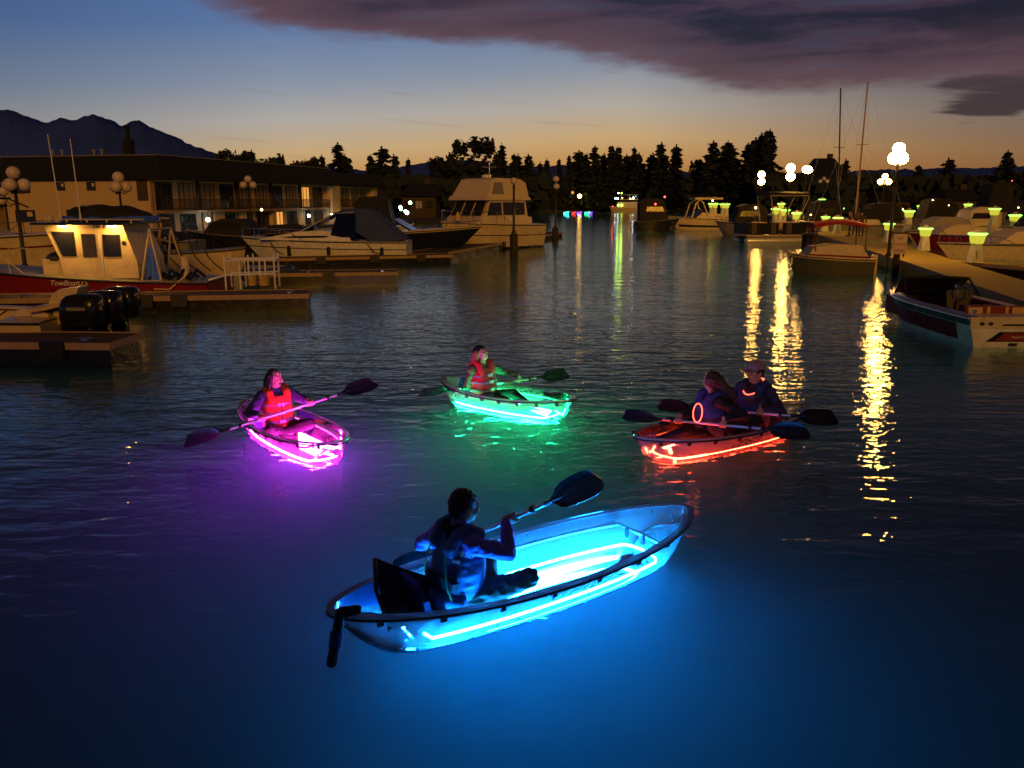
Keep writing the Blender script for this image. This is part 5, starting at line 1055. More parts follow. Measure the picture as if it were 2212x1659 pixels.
def kayak(label, stern, bow, Bm, led, strips=((-.72, .66),), zr=.268, bow_strip=True, stern_strip=False, Ladd=(0, 0), r_led=.0105):
    A = Vector((stern[0], stern[1], 0)); B = Vector((bow[0], bow[1], 0)); d_ = B - A; l = d_.length; u = d_ / l; A = A - u * Ladd[0]; B = B + u * Ladd[1]; l = (B - A).length
    head = math.atan2(u.y, u.x); K = Kayak(l, Bm, zr); C = (A + B) / 2; root = thing('clear_kayak', label, 'kayak', C, head); K.root = root; K.head = head; K.C = C
    # hull skin
    n = 44; m = 22; rs = [[K.pt(t, 2 * j / m - 1) for j in range(m + 1)] for t in K.ts(n)]
    MB().rings(rs, closed=False, caps=False).build('hull', 'clear_plastic', root, True)
    cut = MB(); m2 = 16; rr = []
    for t in K.ts(28):
        r_ = [K.pt(t, 2 * j / m2 - 1) for j in range(m2 + 1)]
        rr.append([Vector((p.x * 1.004, p.y * 1.0 + (.006 if p.y > 0 else -.006), p.z - .006)) for p in r_])
    cut.rings(rr); K.cutter = cut.build('cutter', 'rubber_black', None); K.cutter.location = C; K.cutter.rotation_euler = (0, 0, head)
    # rolled clear rim and dark trim under it
    o0 = K.rimloop(40, 0, .0); o1 = K.rimloop(40, -.05, .006); o2 = K.rimloop(40, -.055, -.012); o3 = K.rimloop(40, 0, -.008)
    # orient outward
    sgn = 1 if (o1[10] - Vector((o1[10].x, 0, 0))).length > (o0[10] - Vector((o0[10].x, 0, 0))).length else -1
    if sgn < 0: o1 = K.rimloop(40, .05, .006); o2 = K.rimloop(40, .055, -.012)
    mm = len(o0); rim = MB(); rim.rings([[o0[i], o1[i], o2[i], o3[i]] for i in range(mm)], True, False, loop=True); rim.build('rim', 'clear_rim', root, True, 50)
    tr = K.rimloop(40, -.048 * sgn, -.026); MB().tube(tr, .0095, 8, loop=True).build('gunwale_trim', 'rubber_black', root, True)
    k = 0
    for t in (-.86, -.62, -.36, -.1, .16, .42, .66, .88):
        for sd in (1, -1): MB().box((t * l / 2, sd * (K.w(t) + .012), K.rim(t) - .058), (.045, .022, .05)).build('rim_clip', 'rubber_black', root)
    # aluminium inner frame with cross bars
    def fr(t, sd, z=.185, ins=.03): q = K.pt(t, 0); return Vector((t * l / 2, sd * (K.w(t) * .93 - ins), z + .03 * t * t))
    for sd in (1, -1): MB().tube([fr(-.70 + 1.38 * i / 20, sd) for i in range(21)], .015, 8).build('frame_rail', 'aluminium', root, True)
    for t in (-.62, .68): MB().tube([fr(t, 1), fr(t, -1)], .016, 8).build('cross_bar', 'aluminium', root, True)
    for t in (.62, -.70):
        for y in (.10, -.10): MB().box((t * l / 2 + .03 * (1 if t > 0 else -1), y, .195), (.03, .02, .08)).build('bar_clamp', 'rubber_black', root)
    # sealed clear float chambers in both ends
    for e in (1, -1):
        rs = []
        for i in range(11):
            f = i / 10; t = e * (.70 + .25 * f); g_ = math.sin(math.pi * min(1, (f + .12) / 1.1)) ** .5; w_ = K.w(t) * .80 * max(.18, g_); zb = K.bot(t) + .012; zt = zb + (K.rim(t) - .05 - zb) * (.55 + .35 * f) * max(.25, g_)
            rs.append([Vector((t * l / 2, w_ * se(math.cos(a), .8), (zb + zt) / 2 + (zt - zb) / 2 * se(math.sin(a), .8))) for a in [2 * math.pi * j / 16 for j in range(16)]])
        ch = MB().rings(rs).build('float_chamber', 'dome_plastic', root, True, 60)
        vp = MB(); vp.lathe([(.035, 0), (.035, .015), (.02, .02)], (e * .74 * l / 2, .06, K.bot(.74) + .17), 10); vp.build('valve_cap', 'clear_rim', ch)
    # LED strips along both chines and across the bow end
    for a, b in strips:
        for sd in (1, -1):
            pts = [Vector((t * l / 2, sd * K.w(t) * .655, K.bot(t) + .112)) for t in [a + (b - a) * i / 14 for i in range(15)]]
            if bow_strip: pts += [Vector(((b + .03) * l / 2, sd * K.w(b) * .52, K.bot(b + .03) + .112)), Vector(((b + .05) * l / 2, sd * K.w(b) * .26, K.bot(b + .05) + .105)), Vector(((b + .055) * l / 2, sd * .012, K.bot(b + .05) + .105))]
            if stern_strip: pts = [Vector(((a - .01) * l / 2, sd * .012, K.bot(a) + .112)), Vector(((a - .01) * l / 2, sd * K.w(a) * .40, K.bot(a) + .112))] + pts
            MB().tube(pts, r_led, 6).build('led_strip', led, root, True)
    def seat(t):
        x = t * l / 2; s_ = MB(); s_.box((x, 0, .0), (.40, .36, .14)); st = s_.build('seat_pad', 'dark_canvas', root)
        bk = MB(); rs = [[(x - .24 - .10 * (z - .1), .19 * math.sin(a) * (1 - .25 * max(0, z - .3)), z) if False else Vector((x - .235 - .18 * (z - .08) + .03 * math.cos(a) * (1 if k_ else -1) * 0 + (.0 if k_ else -.035), y, z)) for k_, y, z in ((1, -.20, .08), (1, .20, .08), (1, .21, .30), (1, .12, .40), (1, -.12, .40), (1, -.21, .30))]]
        pts = [(-.20, .08), (.20, .08), (.21, .30), (.12, .40), (-.12, .40), (-.21, .30)]
        bk.rings([[Vector((x - .245 - .2 * (z - .08), y, z)) for y, z in pts], [Vector((x - .29 - .2 * (z - .08), y, z)) for y, z in pts]]); bk.build('backrest', 'vest_blue', st)
    K.seat = seat
    # bolts and mooring ring at the bow
    rg = MB(); rg.tube([(l / 2 - .16, .025 * math.cos(a), K.rim(.9) - .05 + .025 * math.sin(a)) for a in [2 * math.pi * i / 10 for i in range(10)]], .006, 5, loop=True); rg.build('bow_ring', 'rubber_black', root)
    K.at = lambda t, y=0., z=0.: C + Matrix.Rotation(head, 3, 'Z') @ Vector((t * l / 2, y, z))
    return K
RH = .325
KB = kayak('large clear kayak glowing blue white in the foreground, one paddler at its stern', P(722, 1318, RH), P(1480, 1096, RH), .92, 'led_blue', ((-.63, .66),), stern_strip=True)
KP = kayak('clear kayak glowing magenta pink with a woman in an orange life vest', P(556, 872, RH), P(731, 954, RH), .80, 'led_pink', ((-.66, .68),), Ladd=(.25, 0))
KG = kayak('clear kayak glowing green with a woman looking up', P(975, 818, RH), P(1236, 861, RH), .80, 'led_green', ((-.68, .70),), Ladd=(.12, 0))
KR = kayak('clear tandem kayak with a dim red glow at its bow and two paddlers', P(1731, 872, RH), P(1380, 943, RH), .86, 'led_red', ((.40, .72),), Ladd=(0, 0))
# the kayaks displace the water: cut their hull forms out of it
for k_ in (KB, KP, KG, KR):
    md = WATER.modifiers.new('b', 'BOOLEAN'); md.operation = 'DIFFERENCE'; md.solver = 'EXACT'; md.object = k_.cutter
dg = bpy.context.evaluated_depsgraph_get(); dg.update(); me = bpy.data.meshes.new_from_object(WATER.evaluated_get(dg)); WATER.modifiers.clear(); WATER.data = me
me.materials.clear(); me.materials.append(M['water'])
for p_ in me.polygons: p_.use_smooth = False
for k_ in (KB, KP, KG, KR): bpy.data.objects.remove(k_.cutter)
print('water faces', len(me.polygons))
# a single thin red strip runs back along the red kayak's near side
l = KR.L
MB().tube([Vector((t * l / 2, KR.w(t) * .66, KR.bot(t) + .11)) for t in [-.62 + 1.1 * i / 12 for i in range(13)]], .0055, 5).build('led_strip', 'led_red', KR.root, True)

# ================================================================== PEOPLE
def ik(S_, W_, a, b, hint):
    d_ = W_ - S_; l = min(d_.length, (a + b) * .999); u = d_.normalized(); x = (a * a - b * b + l * l) / (2 * l); h_ = math.sqrt(max(0, a * a - x * x))
    hv = hint - u * hint.dot(u); hv.normalize(); return S_ + u * x + hv * h_
def person(label, loc, head, hands=None, axis=None, lean=.06, yaw=0., pitch=0., roll=0., jacket='jacket_navy', vest=None, trousers='trousers_dark', hair='hair_dark', hairstyle='short',
           legs=None, elbow=((-.25, -.6, -.6), (-.25, .6, -.6)), twist=0., sc=1., stand=False, cap=None, vest_back=False, straps=True, neck_glow=None, vox=.0075, side=0., folds=.010, collar=True, glow_hang=None):
    loc = Vector(loc); Rz = Matrix.Rotation(head, 3, 'Z'); inv = Rz.transposed()
    tol = lambda p: (inv @ (Vector(p) - loc))
    hz = .86 if stand else .09
    pel = Vector((0, 0, hz)); Rt = Matrix.Rotation(twist, 3, 'Z') @ Matrix.Rotation(lean, 3, 'Y') @ Matrix.Rotation(side, 3, 'X')
    T = lambda x, y, z: pel + Rt @ (Vector((x, y, z)) * sc)
    waist = T(0, 0, .16); chest = T(.01, 0, .34); shc = T(0, 0, .465); nk = T(.0, 0, .53); hd = T(.03, 0, .665)
    sh = [T(-.005, -.185, .455), T(-.005, .185, .455)]
    Rh = Matrix.Rotation(yaw, 3, 'Z') @ Matrix.Rotation(-pitch, 3, 'Y') @ Matrix.Rotation(roll, 3, 'X')
    Hd = lambda x, y, z: hd + Rh @ (Vector((x, y, z)) * sc)
    b = MB()
    # ---- body (one continuous skin surface): trunk, limbs, head, hands
    b.ball(pel + Vector((0, 0, .02)), (.13 * sc, .165 * sc, .12 * sc)); b.cap(pel, waist, .125 * sc, .115 * sc); b.ball(chest, (.105 * sc, .150 * sc, .16 * sc), rot=Rt); b.cap(waist, chest, .11 * sc, .11 * sc)
    b.cap(sh[0], sh[1], .062 * sc, .062 * sc); b.cap(nk - Rt @ Vector((0, 0, .06)), Hd(-.012, 0, -.055), .055 * sc, .050 * sc)
    b.ball(Hd(-.012, 0, .025), (.098 * sc, .076 * sc, .100 * sc), 18, 12, Rh); b.ball(Hd(.022, 0, -.035), (.066 * sc, .058 * sc, .080 * sc), 16, 10, Rh); b.ball(Hd(.052, 0, -.088), (.026 * sc, .028 * sc, .022 * sc), rot=Rh)
    b.cap(Hd(.078, 0, .012), Hd(.101, 0, -.026), .009 * sc, .015 * sc, 8); b.cap(Hd(.072, -.03, .035), Hd(.072, .03, .035), .016 * sc, .016 * sc, 8)
    for y in (-1, 1): b.ball(Hd(-.006, y * .077, -.008), (.022 * sc, .010 * sc, .034 * sc), rot=Rh); b.ball(Hd(.058, y * .036, -.028), (.028 * sc, .024 * sc, .026 * sc), rot=Rh)
    hips = [pel + Vector((.02, -.095, 0)) * sc, pel + Vector((.02, .095, 0)) * sc]
    if legs is None: legs = [((.40, -.30, .20), (.20, .02, .08)), ((.40, .30, .20), (.24, -.06, .08))]
    jm = MB(); tm = MB(); shm = []
    for i in (0, 1):
        kn = Vector(legs[i][0]) * sc; an = Vector(legs[i][1]) * sc
        b.cap(hips[i], kn, .080 * sc, .056 * sc); b.cap(kn, an, .054 * sc, .036 * sc)
        tm.cap(hips[i], kn, .100 * sc, .073 * sc); tm.cap(kn, an, .072 * sc, .055 * sc)
        fd = Vector((1, 0, 0)) if stand else Vector((.6, -.8 if i == 0 else .8, 0)) if abs(an.y) < .1 else Vector((.9, 0, .45)); fd.normalize()
        b.cap(an, an + fd * .13 * sc, .034 * sc, .026 * sc)
        sm_ = MB(); sm_.cap(an - fd * .05 * sc - Vector((0, 0, .025)), an + fd * .17 * sc - Vector((0, 0, .03)), .046 * sc, .038 * sc, 12); shm.append(sm_)
    tm.ball(pel + Vector((0, 0, .02)), (.15 * sc, .185 * sc, .13 * sc))
    # arms and gripping hands
    for i in (0, 1):
        if hands is not None:
            hc = tol(hands[i]); ax = (inv @ Vector(axis)).normalized(); dirn = (sh[i] - hc); dirn -= ax * dirn.dot(ax); dirn.normalize()
            gdir = (dirn + Vector((0, 0, .55)) - ax * ax.z * .55).normalized() if not stand else dirn
            wr = hc + gdir * .055 * sc + dirn * .03
        else:
            hc = T(.05, (-1 if i == 0 else 1) * .24, -.10); ax = Vector((1, 0, 0)); gdir = Vector((0, 0, 1)); wr = hc + Vector((0, 0, .07))
        el = ik(sh[i], wr, .285 * sc, .255 * sc, Vector(elbow[i]))
        b.cap(sh[i], el, .050 * sc, .040 * sc); b.cap(el, wr, .041 * sc, .027 * sc)
        wj = wr + (el - wr).normalized() * .03
        jm.cap(sh[i], el, .068 * sc, .056 * sc); jm.cap(el, wj, .057 * sc, .040 * sc)
        n_ = gdir; mv = ax.cross(n_).normalized(); rr = .030 * sc
        # palm on the back of the shaft, four fingers curling round it, the thumb closing from the side
        q = Matrix((ax, mv, n_)).transposed(); pc = hc + n_ * .030 * sc - mv * .004
        b.ball(pc, (.043 * sc, .032 * sc, .019 * sc), 14, 9, q); b.cap(pc, wr, .026 * sc, .025 * sc, 10)
        for k, (of, ln) in enumerate(((-.031, .92), (-.0105, 1.06), (.0105, 1.0), (.031, .84))):
            ch_ = []
            for an_, r_ in ((35, .034), (80, .033), (130, .031), (130 + 75 * ln, .029)): ch_.append(hc + ax * of * sc + (n_ * math.cos(R(an_)) + mv * math.sin(R(an_))) * r_ * sc)
            for a_, b_, r0, r1 in zip(ch_, ch_[1:], (.0098, .0092, .0084), (.0092, .0084, .0074)): b.cap(a_, b_, r0 * sc, r1 * sc, 8, 3)
        sg = -1 if i == 0 else 1
        ch_ = [pc + ax * (-.030 * sg) * sc, hc + ax * (-.046 * sg) * sc + (n_ * math.cos(R(-55)) + mv * math.sin(R(-55))) * .034 * sc, hc + ax * (-.040 * sg) * sc + (n_ * math.cos(R(-120)) + mv * math.sin(R(-120))) * .031 * sc]
        b.cap(ch_[0], ch_[1], .013 * sc, .0105 * sc, 8, 3); b.cap(ch_[1], ch_[2], .0105 * sc, .0085 * sc, 8, 3)
    body = fused(b, 'person', 'skin', None, vox * .8, 2); body.location = loc; body.rotation_euler = (0, 0, head); tag(body, label, 'person')
    sd_ = random.Random(label).uniform(0, 50)
    # ---- jacket
    jm.ball(chest, (.128 * sc, .172 * sc, .185 * sc), rot=Rt); jm.cap(waist - Rt @ Vector((0, 0, .10)), chest, .138 * sc, .128 * sc); jm.cap(sh[0], sh[1], .078 * sc, .078 * sc)
    if collar: jm.cap(nk - Rt @ Vector((.0, 0, .06)), nk + Rt @ Vector((-.008, 0, .022)), .085 * sc, .066 * sc)
    def fold(co, nrm):
        v = noise.noise(Vector((co.x * 9, co.y * 9, co.z * 24 + sd_))) + .5 * noise.noise(Vector((co.x * 22 + sd_, co.y * 22, co.z * 30))); return v * folds
    fused(jm, 'jacket', jacket, body, vox, 2, fold)
    fused(tm, 'trousers', trousers, body, vox * 1.2, 2, fold)
    for s_ in shm: fused(s_, 'shoe', 'shoe', body, .010, 1)
    # ---- life vest
    if vest:
        vm = MB(); rs = []
        prof = [(.05, .150, .185), (.12, .162, .196), (.24, .165, .205), (.34, .158, .196), (.41, .140, .165), (.455, .115, .135)]
        for z, rx, ry in prof: rs.append([T(.012 + rx * se(math.cos(a), .75), ry * se(math.sin(a), .75), z) for a in [2 * math.pi * j / 28 for j in range(28)]])
        vm.rings(rs)
        for y in (-1, 1):
            pts = [T(.125, y * .105, .40), T(.085, y * .115, .50), T(.0, y * .118, .535), T(-.085, y * .115, .50), T(-.125, y * .105, .40)]
            for p0, p1 in zip(pts, pts[1:]): vm.cap(p0, p1, .052 * sc, .052 * sc, 10)
        v_ = fused(vm, 'life_vest', vest, body, vox, 3, lambda co, nrm: .35 * fold(co, nrm))
        fx = 1
        if straps:
            for z in (.13, .245, .345):
                rs = [T(.012 + (.176 - .02 * (z > .3)) * se(math.cos(a), .75), (.214 - .016 * (z > .3)) * se(math.sin(a), .75), z + .012 * math.sin(3 * a)) for a in [2 * math.pi * j / 32 for j in range(32)]]
                sb = MB(); sb.rings([[p + Vector((0, 0, .014)), p - Vector((0, 0, .014)), p * 1 - Vector((0, 0, .014)) + (chest - p).normalized() * .012, p + Vector((0, 0, .014)) + (chest - p).normalized() * .012] for p in rs], True, False, loop=True); s1 = sb.build('strap', 'strap_violet', v_)
                MB().box(T(.192 - .02 * (z > .3), .0, z), (.02, .075, .042), rot=Rt).build('buckle', 'buckle', s1)
            z0 = MB(); z0.box(T(.178, 0, .22), (.012, .012, .28), rot=Rt); z0.build('zip', 'vest_trim', v_)
        if vest_back:
            for y in (-1, 1): MB().tube([T(-.165, y * .10, .42), T(-.175, y * .125, .30), T(-.165, y * .165, .16), T(-.14, y * .19, .08)], .007, 6).build('piping', 'piping_green', v_)
            bl = MB(); rs = []
            for i in range(9):
                y = -.20 + .40 * i / 8; rs.append([T(-.150 - .03 * (1 - (y / .2) ** 2) , y, .20 + .02 * math.cos(y * 8)), T(-.150 - .03 * (1 - (y / .2) ** 2), y, .12 + .03 * abs(y) / .2), T(-.10, y, .12), T(-.10, y, .20)])
            bl.rings(rs); bl.build('back_band', 'vest_trim', v_)
            lb = MB(); rs = []
            for i in range(13):
                a_ = -1.5 + 3.0 * i / 12; rs.append([T(-.02 - .155 * math.cos(a_), .195 * math.sin(a_), .10), T(-.02 - .195 * math.cos(a_), .225 * math.sin(a_), .05), T(-.02 - .185 * math.cos(a_), .215 * math.sin(a_), -.03), T(-.02 - .13 * math.cos(a_), .17 * math.sin(a_), -.02)])
            lb.rings(rs); lb.build('seat_back_pad', 'vest_slate', v_, True)
    # ---- face
    for y in (-1, 1):
        e = MB().ball(Hd(.0775, y * .032, .008), (.010 * sc, .014 * sc, .0085 * sc), 10, 7, Rh).build('eye', 'eye_white', body, True)
        MB().ball(Hd(.0855, y * .032, .008), (.004 * sc, .0065 * sc, .0065 * sc), 8, 6, Rh).build('iris', 'eye_dark', e, True)
        MB().cap(Hd(.086, y * .016, .032), Hd(.076, y * .050, .030), .005 * sc, .004 * sc, 6).build('eyebrow', hair if hair != 'hair_blond' else 'hair_brown', body, True)
    mo = MB(); mo.tube([Hd(.078, -.026, -.055), Hd(.089, -.012, -.062), Hd(.091, 0, -.063), Hd(.089, .012, -.062), Hd(.078, .026, -.055)], [.003, .0065, .007, .0065, .003], 7); mo.build('mouth', 'lips', body, True)
    # ---- hair
    hm = MB(); rnd = random.Random(int(sd_ * 100)); streak = .010
    if hairstyle == 'short':
        hm.ball(Hd(-.022, 0, .040), (.103 * sc, .086 * sc, .098 * sc), 18, 12, Rh); hm.ball(Hd(-.058, 0, -.002), (.064 * sc, .072 * sc, .075 * sc), 16, 10, Rh)
        for k in range(60):
            a = rnd.uniform(0, 6.28); el_ = rnd.uniform(-.1, 1.4); v_ = Vector((math.cos(a) * math.cos(el_), math.sin(a) * math.cos(el_), math.sin(el_)))
            if v_.x > .62 and v_.z < .55: continue
            p = Vector((-.022 + v_.x * .100, v_.y * .083, .04 + v_.z * .096)); hm.cap(Hd(*p), Hd(*(p + v_ * .008 + Vector((.012, rnd.uniform(-.012, .012), -.012)))), .0085 * sc, .004, 6, 2)
        streak = .004
    else:
        hm.ball(Hd(-.026, 0, .036), (.100 * sc, .088 * sc, .096 * sc), 18, 12, Rh)
        long_ = {'long': .36, 'back': .46, 'front': .34}[hairstyle]
        for k in range(70 if hairstyle == 'back' else 46):
            w_h = 1.35 if hairstyle == 'back' else 1.
            a = R(rnd.uniform(68, 292)); x0 = -.022 + .082 * math.cos(a) * (1 if math.cos(a) < .3 else .7); y0 = .083 * math.sin(a)
            st_ = Hd(x0, y0, rnd.uniform(.0, .05)); dn_ = long_ * rnd.uniform(.72, 1.05)
            mid = st_ + Vector((-.012, y0 * .18, -dn_ * .45)); out = Rh @ Vector((x0, y0, 0)); out.normalize(); mid += out * .018 * sc
            if mid.z < shc.z + .05: mid += out * .02
            fr_ = (hairstyle == 'front' and abs(y0) > .05)
            en = Vector((mid.x + (.10 if fr_ else -.05), mid.y * 1.04 + (.01 if y0 > 0 else -.01), st_.z - dn_))
            if hairstyle == 'back': en = Vector((pel.x - .25 + rnd.uniform(-.02, .02) + lean * .2, st_.y * 1.5 + rnd.uniform(-.10, .10), st_.z - dn_)); mid = Vector((min(mid.x, -.195), st_.y * 1.45, st_.z - dn_ * .45))
            hm.cap(st_, mid, .026 * sc * w_h, .026 * sc * w_h, 8, 2); hm.cap(mid, en, .026 * sc * w_h, .010 * sc * w_h, 8, 2)
    fused(hm, 'hair', hair, body, vox * .8, 1, lambda co, n_: streak * noise.noise(Vector((co.x * 55 + sd_, co.y * 55, co.z * 9))))
    if cap == 'beanie':
        bm_ = MB(); bm_.ball(Hd(-.022, 0, .048), (.112 * sc, .097 * sc, .105 * sc), 20, 12, Rh); cp_ = fused(bm_, 'beanie', 'beanie', body, .007, 2)
        # cut the knitted cap to the crown of the head
        bm2 = bmesh.new(); bm2.from_mesh(cp_.data); pl = Hd(.02, 0, .030); nn = Rh @ Vector((-.28, 0, 1)); bmesh.ops.bisect_plane(bm2, geom=bm2.verts[:] + bm2.edges[:] + bm2.faces[:], plane_co=pl, plane_no=nn, clear_inner=True); bm2.to_mesh(cp_.data); bm2.free()
        bd = MB(); rs_ = []
        for j in range(28):
            a = 2 * math.pi * j / 28; x = -.022 + .106 * math.cos(a); y = .093 * math.sin(a); z = .040 + .28 * (x - .02) ; rs_.append(Hd(x, y, z))
        bd.tube(rs_, .012 * sc, 8, loop=True); bd.build('beanie_cuff', 'beanie', cp_, True)
    if cap == 'cap':
        cm_ = MB(); rs = []
        for i in range(9):
            an_ = math.pi / 2 * i / 8; rs.append([Hd(-.018 + .112 * math.cos(an_) * math.cos(a), .094 * math.cos(an_) * math.sin(a), .052 + .098 * math.sin(an_)) for a in [2 * math.pi * j / 24 for j in range(24)]] if i < 8 else [Hd(-.018 + .004 * math.cos(a), .004 * math.sin(a), .15) for a in [2 * math.pi * j / 24 for j in range(24)]])
        cm_.rings(rs); cp_ = cm_.build('cap', cap_m, body, True)
        vs = []
        for z in (.050, .044):
            r_ = []
            for j in range(13):
                a = R(-62 + 124 * j / 12); r_.append(Hd(-.018 + .108 * math.cos(a), .091 * math.sin(a), z + .004))
            for j in range(13):
                a = R(62 - 124 * j / 12); r_.append(Hd(.030 + .150 * math.cos(a) * (.93), .088 * math.sin(a), z - .012 - .01 * math.cos(a)))
            vs.append(r_)
        MB().rings(vs).build('cap_brim', cap_m, cp_); MB().ball(Hd(-.018, 0, .152), .008, 8, 5).build('cap_button', cap_m, cp_)
    if neck_glow:
        pts = [T(.03 + .13 * math.cos(a) + .02, .105 * math.sin(a), .50 - .085 * math.cos(a) + neck_glow) for a in [2 * math.pi * j / 24 for j in range(24)]]
        MB().tube(pts, .0065, 7, loop=True).build('glow_necklace', 'glow_red', body, True)
    if glow_hang:
        c0 = tol(glow_hang); pts = [c0 + inv @ Vector((.058 * math.sin(a), .02 * math.sin(a), .115 * math.cos(a))) for a in [2 * math.pi * j / 22 for j in range(22)]]
        MB().tube(pts, .0065, 7, loop=True).build('glow_necklace', 'glow_red', body, True)
    return body, T
cap_m = 'cap_grey'

def paddle(label, A, B, shaft_m='aluminium', feather=(0., 0.), tilt=0.):
    """A and B are the blade centres"""
    A = Vector(A); B = Vector(B); C = (A + B) / 2; u = (B - A).normalized(); l = (B - A).length
    root = thing('paddle', label, 'paddle', C); bl = .25
    MB().cap(C * 0 - u * (l / 2 - bl * .6), u * (l / 2 - bl * .6), .0155, .0155, 12).build('shaft', shaft_m, root, True)
    for s_ in (-1, 1): MB().tube([u * s_ * (l / 2 - bl - .20), u * s_ * (l / 2 - bl - .17)], .030, 12).build('drip_ring', 'rubber_black', root, True)
    for s_, ft in ((-1, feather[0]), (1, feather[1])):
        d_ = u * s_; side_ = Vector((0, 0, 1)).cross(d_); side_.normalize(); up = d_.cross(side_); c_, sn = math.cos(ft), math.sin(ft); wv = side_ * c_ + up * sn; nv = d_.cross(wv)
        base = d_ * (l / 2); top = []; bot = []
        prof = [(-.27, .020), (-.235, .034), (-.19, .074), (-.13, .098), (-.03, .107), (.07, .110), (.15, .107), (.20, .099), (.235, .082), (.252, .046)]
        rs = []
        for x, w_ in prof:
            asym = .016 * (x + .25); r_ = []
            for k in range(9):
                f = -1 + 2 * k / 8; r_.append(base + d_ * (x * .86 - .03 * f * (x > .1)) + wv * .92 * (w_ * f + asym) + nv * (.022 * f * f - .03 * (x * 2) ** 2 * .5 + .010 * (1 - abs(f)) ** 3 + .004))
            for k in range(9):
                f = 1 - 2 * k / 8; r_.append(base + d_ * (x * .86 - .03 * f * (x > .1)) + wv * .92 * (w_ * f + asym) + nv * (.022 * f * f - .03 * (x * 2) ** 2 * .5 - .010 * (1 - abs(f)) ** 3 - .004))
            rs.append(r_)
        b_ = MB().rings(rs).build('blade', 'paddle_black', root, True, 50)
        MB().cap(base - d_ * .30, base + d_ * .06, .020, .010, 10).build('blade_rib', 'paddle_black', b_, True)
    return C, u

def on_line(A, u, px, py):
    """the point of a paddle shaft whose sight line passes nearest to a frame pixel"""
    e = Vector((0, 0, H)); d_ = ray(px, py).normalized(); w0 = A - e; b_ = u.dot(d_); d0 = u.dot(w0); e0 = d_.dot(w0); s_ = (b_ * e0 - d0) / (1 - b_ * b_); return A + u * s_

# ---- blue kayak paddler, seen from behind
A = D(890, 1217, 6.35); B = D(1246, 1058, 5.45); C, u = paddle('paddle held high by the blue kayak paddler, wet blade raised at the right', A, B, feather=(.9, 1.35))
KB.seat(-.46); o = KB.at(-.44, 0, .055)
hr = on_line(C, u, 1108, 1122); hl = on_line(C, u, 985, 1176)
body_b, T_b = person('man in blue jacket and slate life vest seen from behind in the blue kayak', o, KB.head, (hr, hl), u, lean=.10, yaw=-.15, pitch=-.05, jacket='jacket_blue', vest='vest_slate', trousers='trousers_olive', hair='hair_dark', hairstyle='short', vest_back=True, straps=False, sc=1.04,
       elbow=((-.1, -.8, -.9), (-.2, .6, -.5)), legs=[((.46, -.27, .22), (.26, .02, .10)), ((.44, .28, .20), (.30, -.06, .09))], vox=.0065, folds=.013)
text('WORLD', .055, 'back_print', 'print_white', body_b, T_b(-.135, -.085, .375), (math.pi / 2, 0, -math.pi / 2 + .60), .004, 0) 
MB().box(T_b(-.112, -.160, .345), (.012, .06, .022), rz=.6).build('reflective_tab', 'print_white', body_b)
hd_ = MB(); hd_.ball(T_b(-.075, 0, .505), (.075, .125, .050)); hd_.ball(T_b(-.05, .07, .53), (.06, .05, .045)); hd_.ball(T_b(-.05, -.07, .53), (.06, .05, .045)); fused(hd_, 'hood', 'beanie', body_b, .008, 3, lambda co, n_: .008 * noise.noise(co * 22))
# folded canvas bag behind him and the dark arm over the stern
bg_ = thing('canvas_bag', 'dark pointed canvas flap standing behind the paddler in the blue kayak', 'bag', KB.at(-.70, 0, .0), KB.head)
mb = MB(); q = [(-.16, .16, .44), (-.30, -.02, .27), (-.10, -.30, .17), (.12, -.26, .27), (.42, -.03, .17), (.30, .14, .26), (.10, .17, .38)]
rs0 = [Vector(p) for p in ((-.13, .17, .50), (-.255, .02, .34), (-.17, -.20, .16))]
def quadm(a, b, c_, d_, n=8):
    out = []
    for i in range(n + 1):
        f = i / n; r_ = []
        for j in range(n + 1):
            g2 = j / n; p = (Vector(a).lerp(Vector(b), g2)).lerp(Vector(d_).lerp(Vector(c_), g2), f); p += Vector((0, 0, .018 * noise.noise(p * 9))) - Vector((0, 0, .05 * math.sin(math.pi * f) * math.sin(math.pi * g2))); r_.append(p)
        out.append(r_)
    return out
g1 = quadm((-.10, .20, .52), (-.20, -.22, .20), (.52, -.14, .13), (.46, .10, .20)); g2_ = [[p - Vector((.012, 0, .018)) for p in r_] for r_ in g1]
mb.rings(g1, closed=False, caps=False); mb.rings(g2_, closed=False, caps=False)
mb.build('flap', 'dark_canvas', bg_, True); MB().tube([(-.10, .20, .515), (-.185, .01, .375), (-.20, -.22, .195)], .016, 8).build('stiff_edge', 'rubber_black', bg_, True)
MB().box((.16, -.04, .03), (.22, .2, .1)).build('bag_body', 'dark_canvas', bg_)
ra = thing('stern_arm', 'dark bent arm hooked over the stern rim of the blue kayak into the water', 'rudder', KB.at(-1.0, -.02, 0), KB.head)
mb = MB(); 
mb.cap((.10, -.13, .365), (-.01, -.11, .37), .034, .036, 12); mb.cap((-.01, -.11, .37), (-.05, -.13, .22), .036, .034, 12); mb.cap((-.05, -.13, .22), (-.11, -.17, .07), .034, .036, 12); fused(mb, 'arm', 'rubber_black', ra, .008, 3)
MB().tube([(-.048, -.128, .25), (-.075, -.148, .16)], .040, 12).build('sleeve', 'canvas_navy', ra, True)
MB().tube([on_line(C, u, 1218, 1090) , on_line(C, u, 1218, 1090) - Vector((0, 0, .03))], .002, 5) if False else None

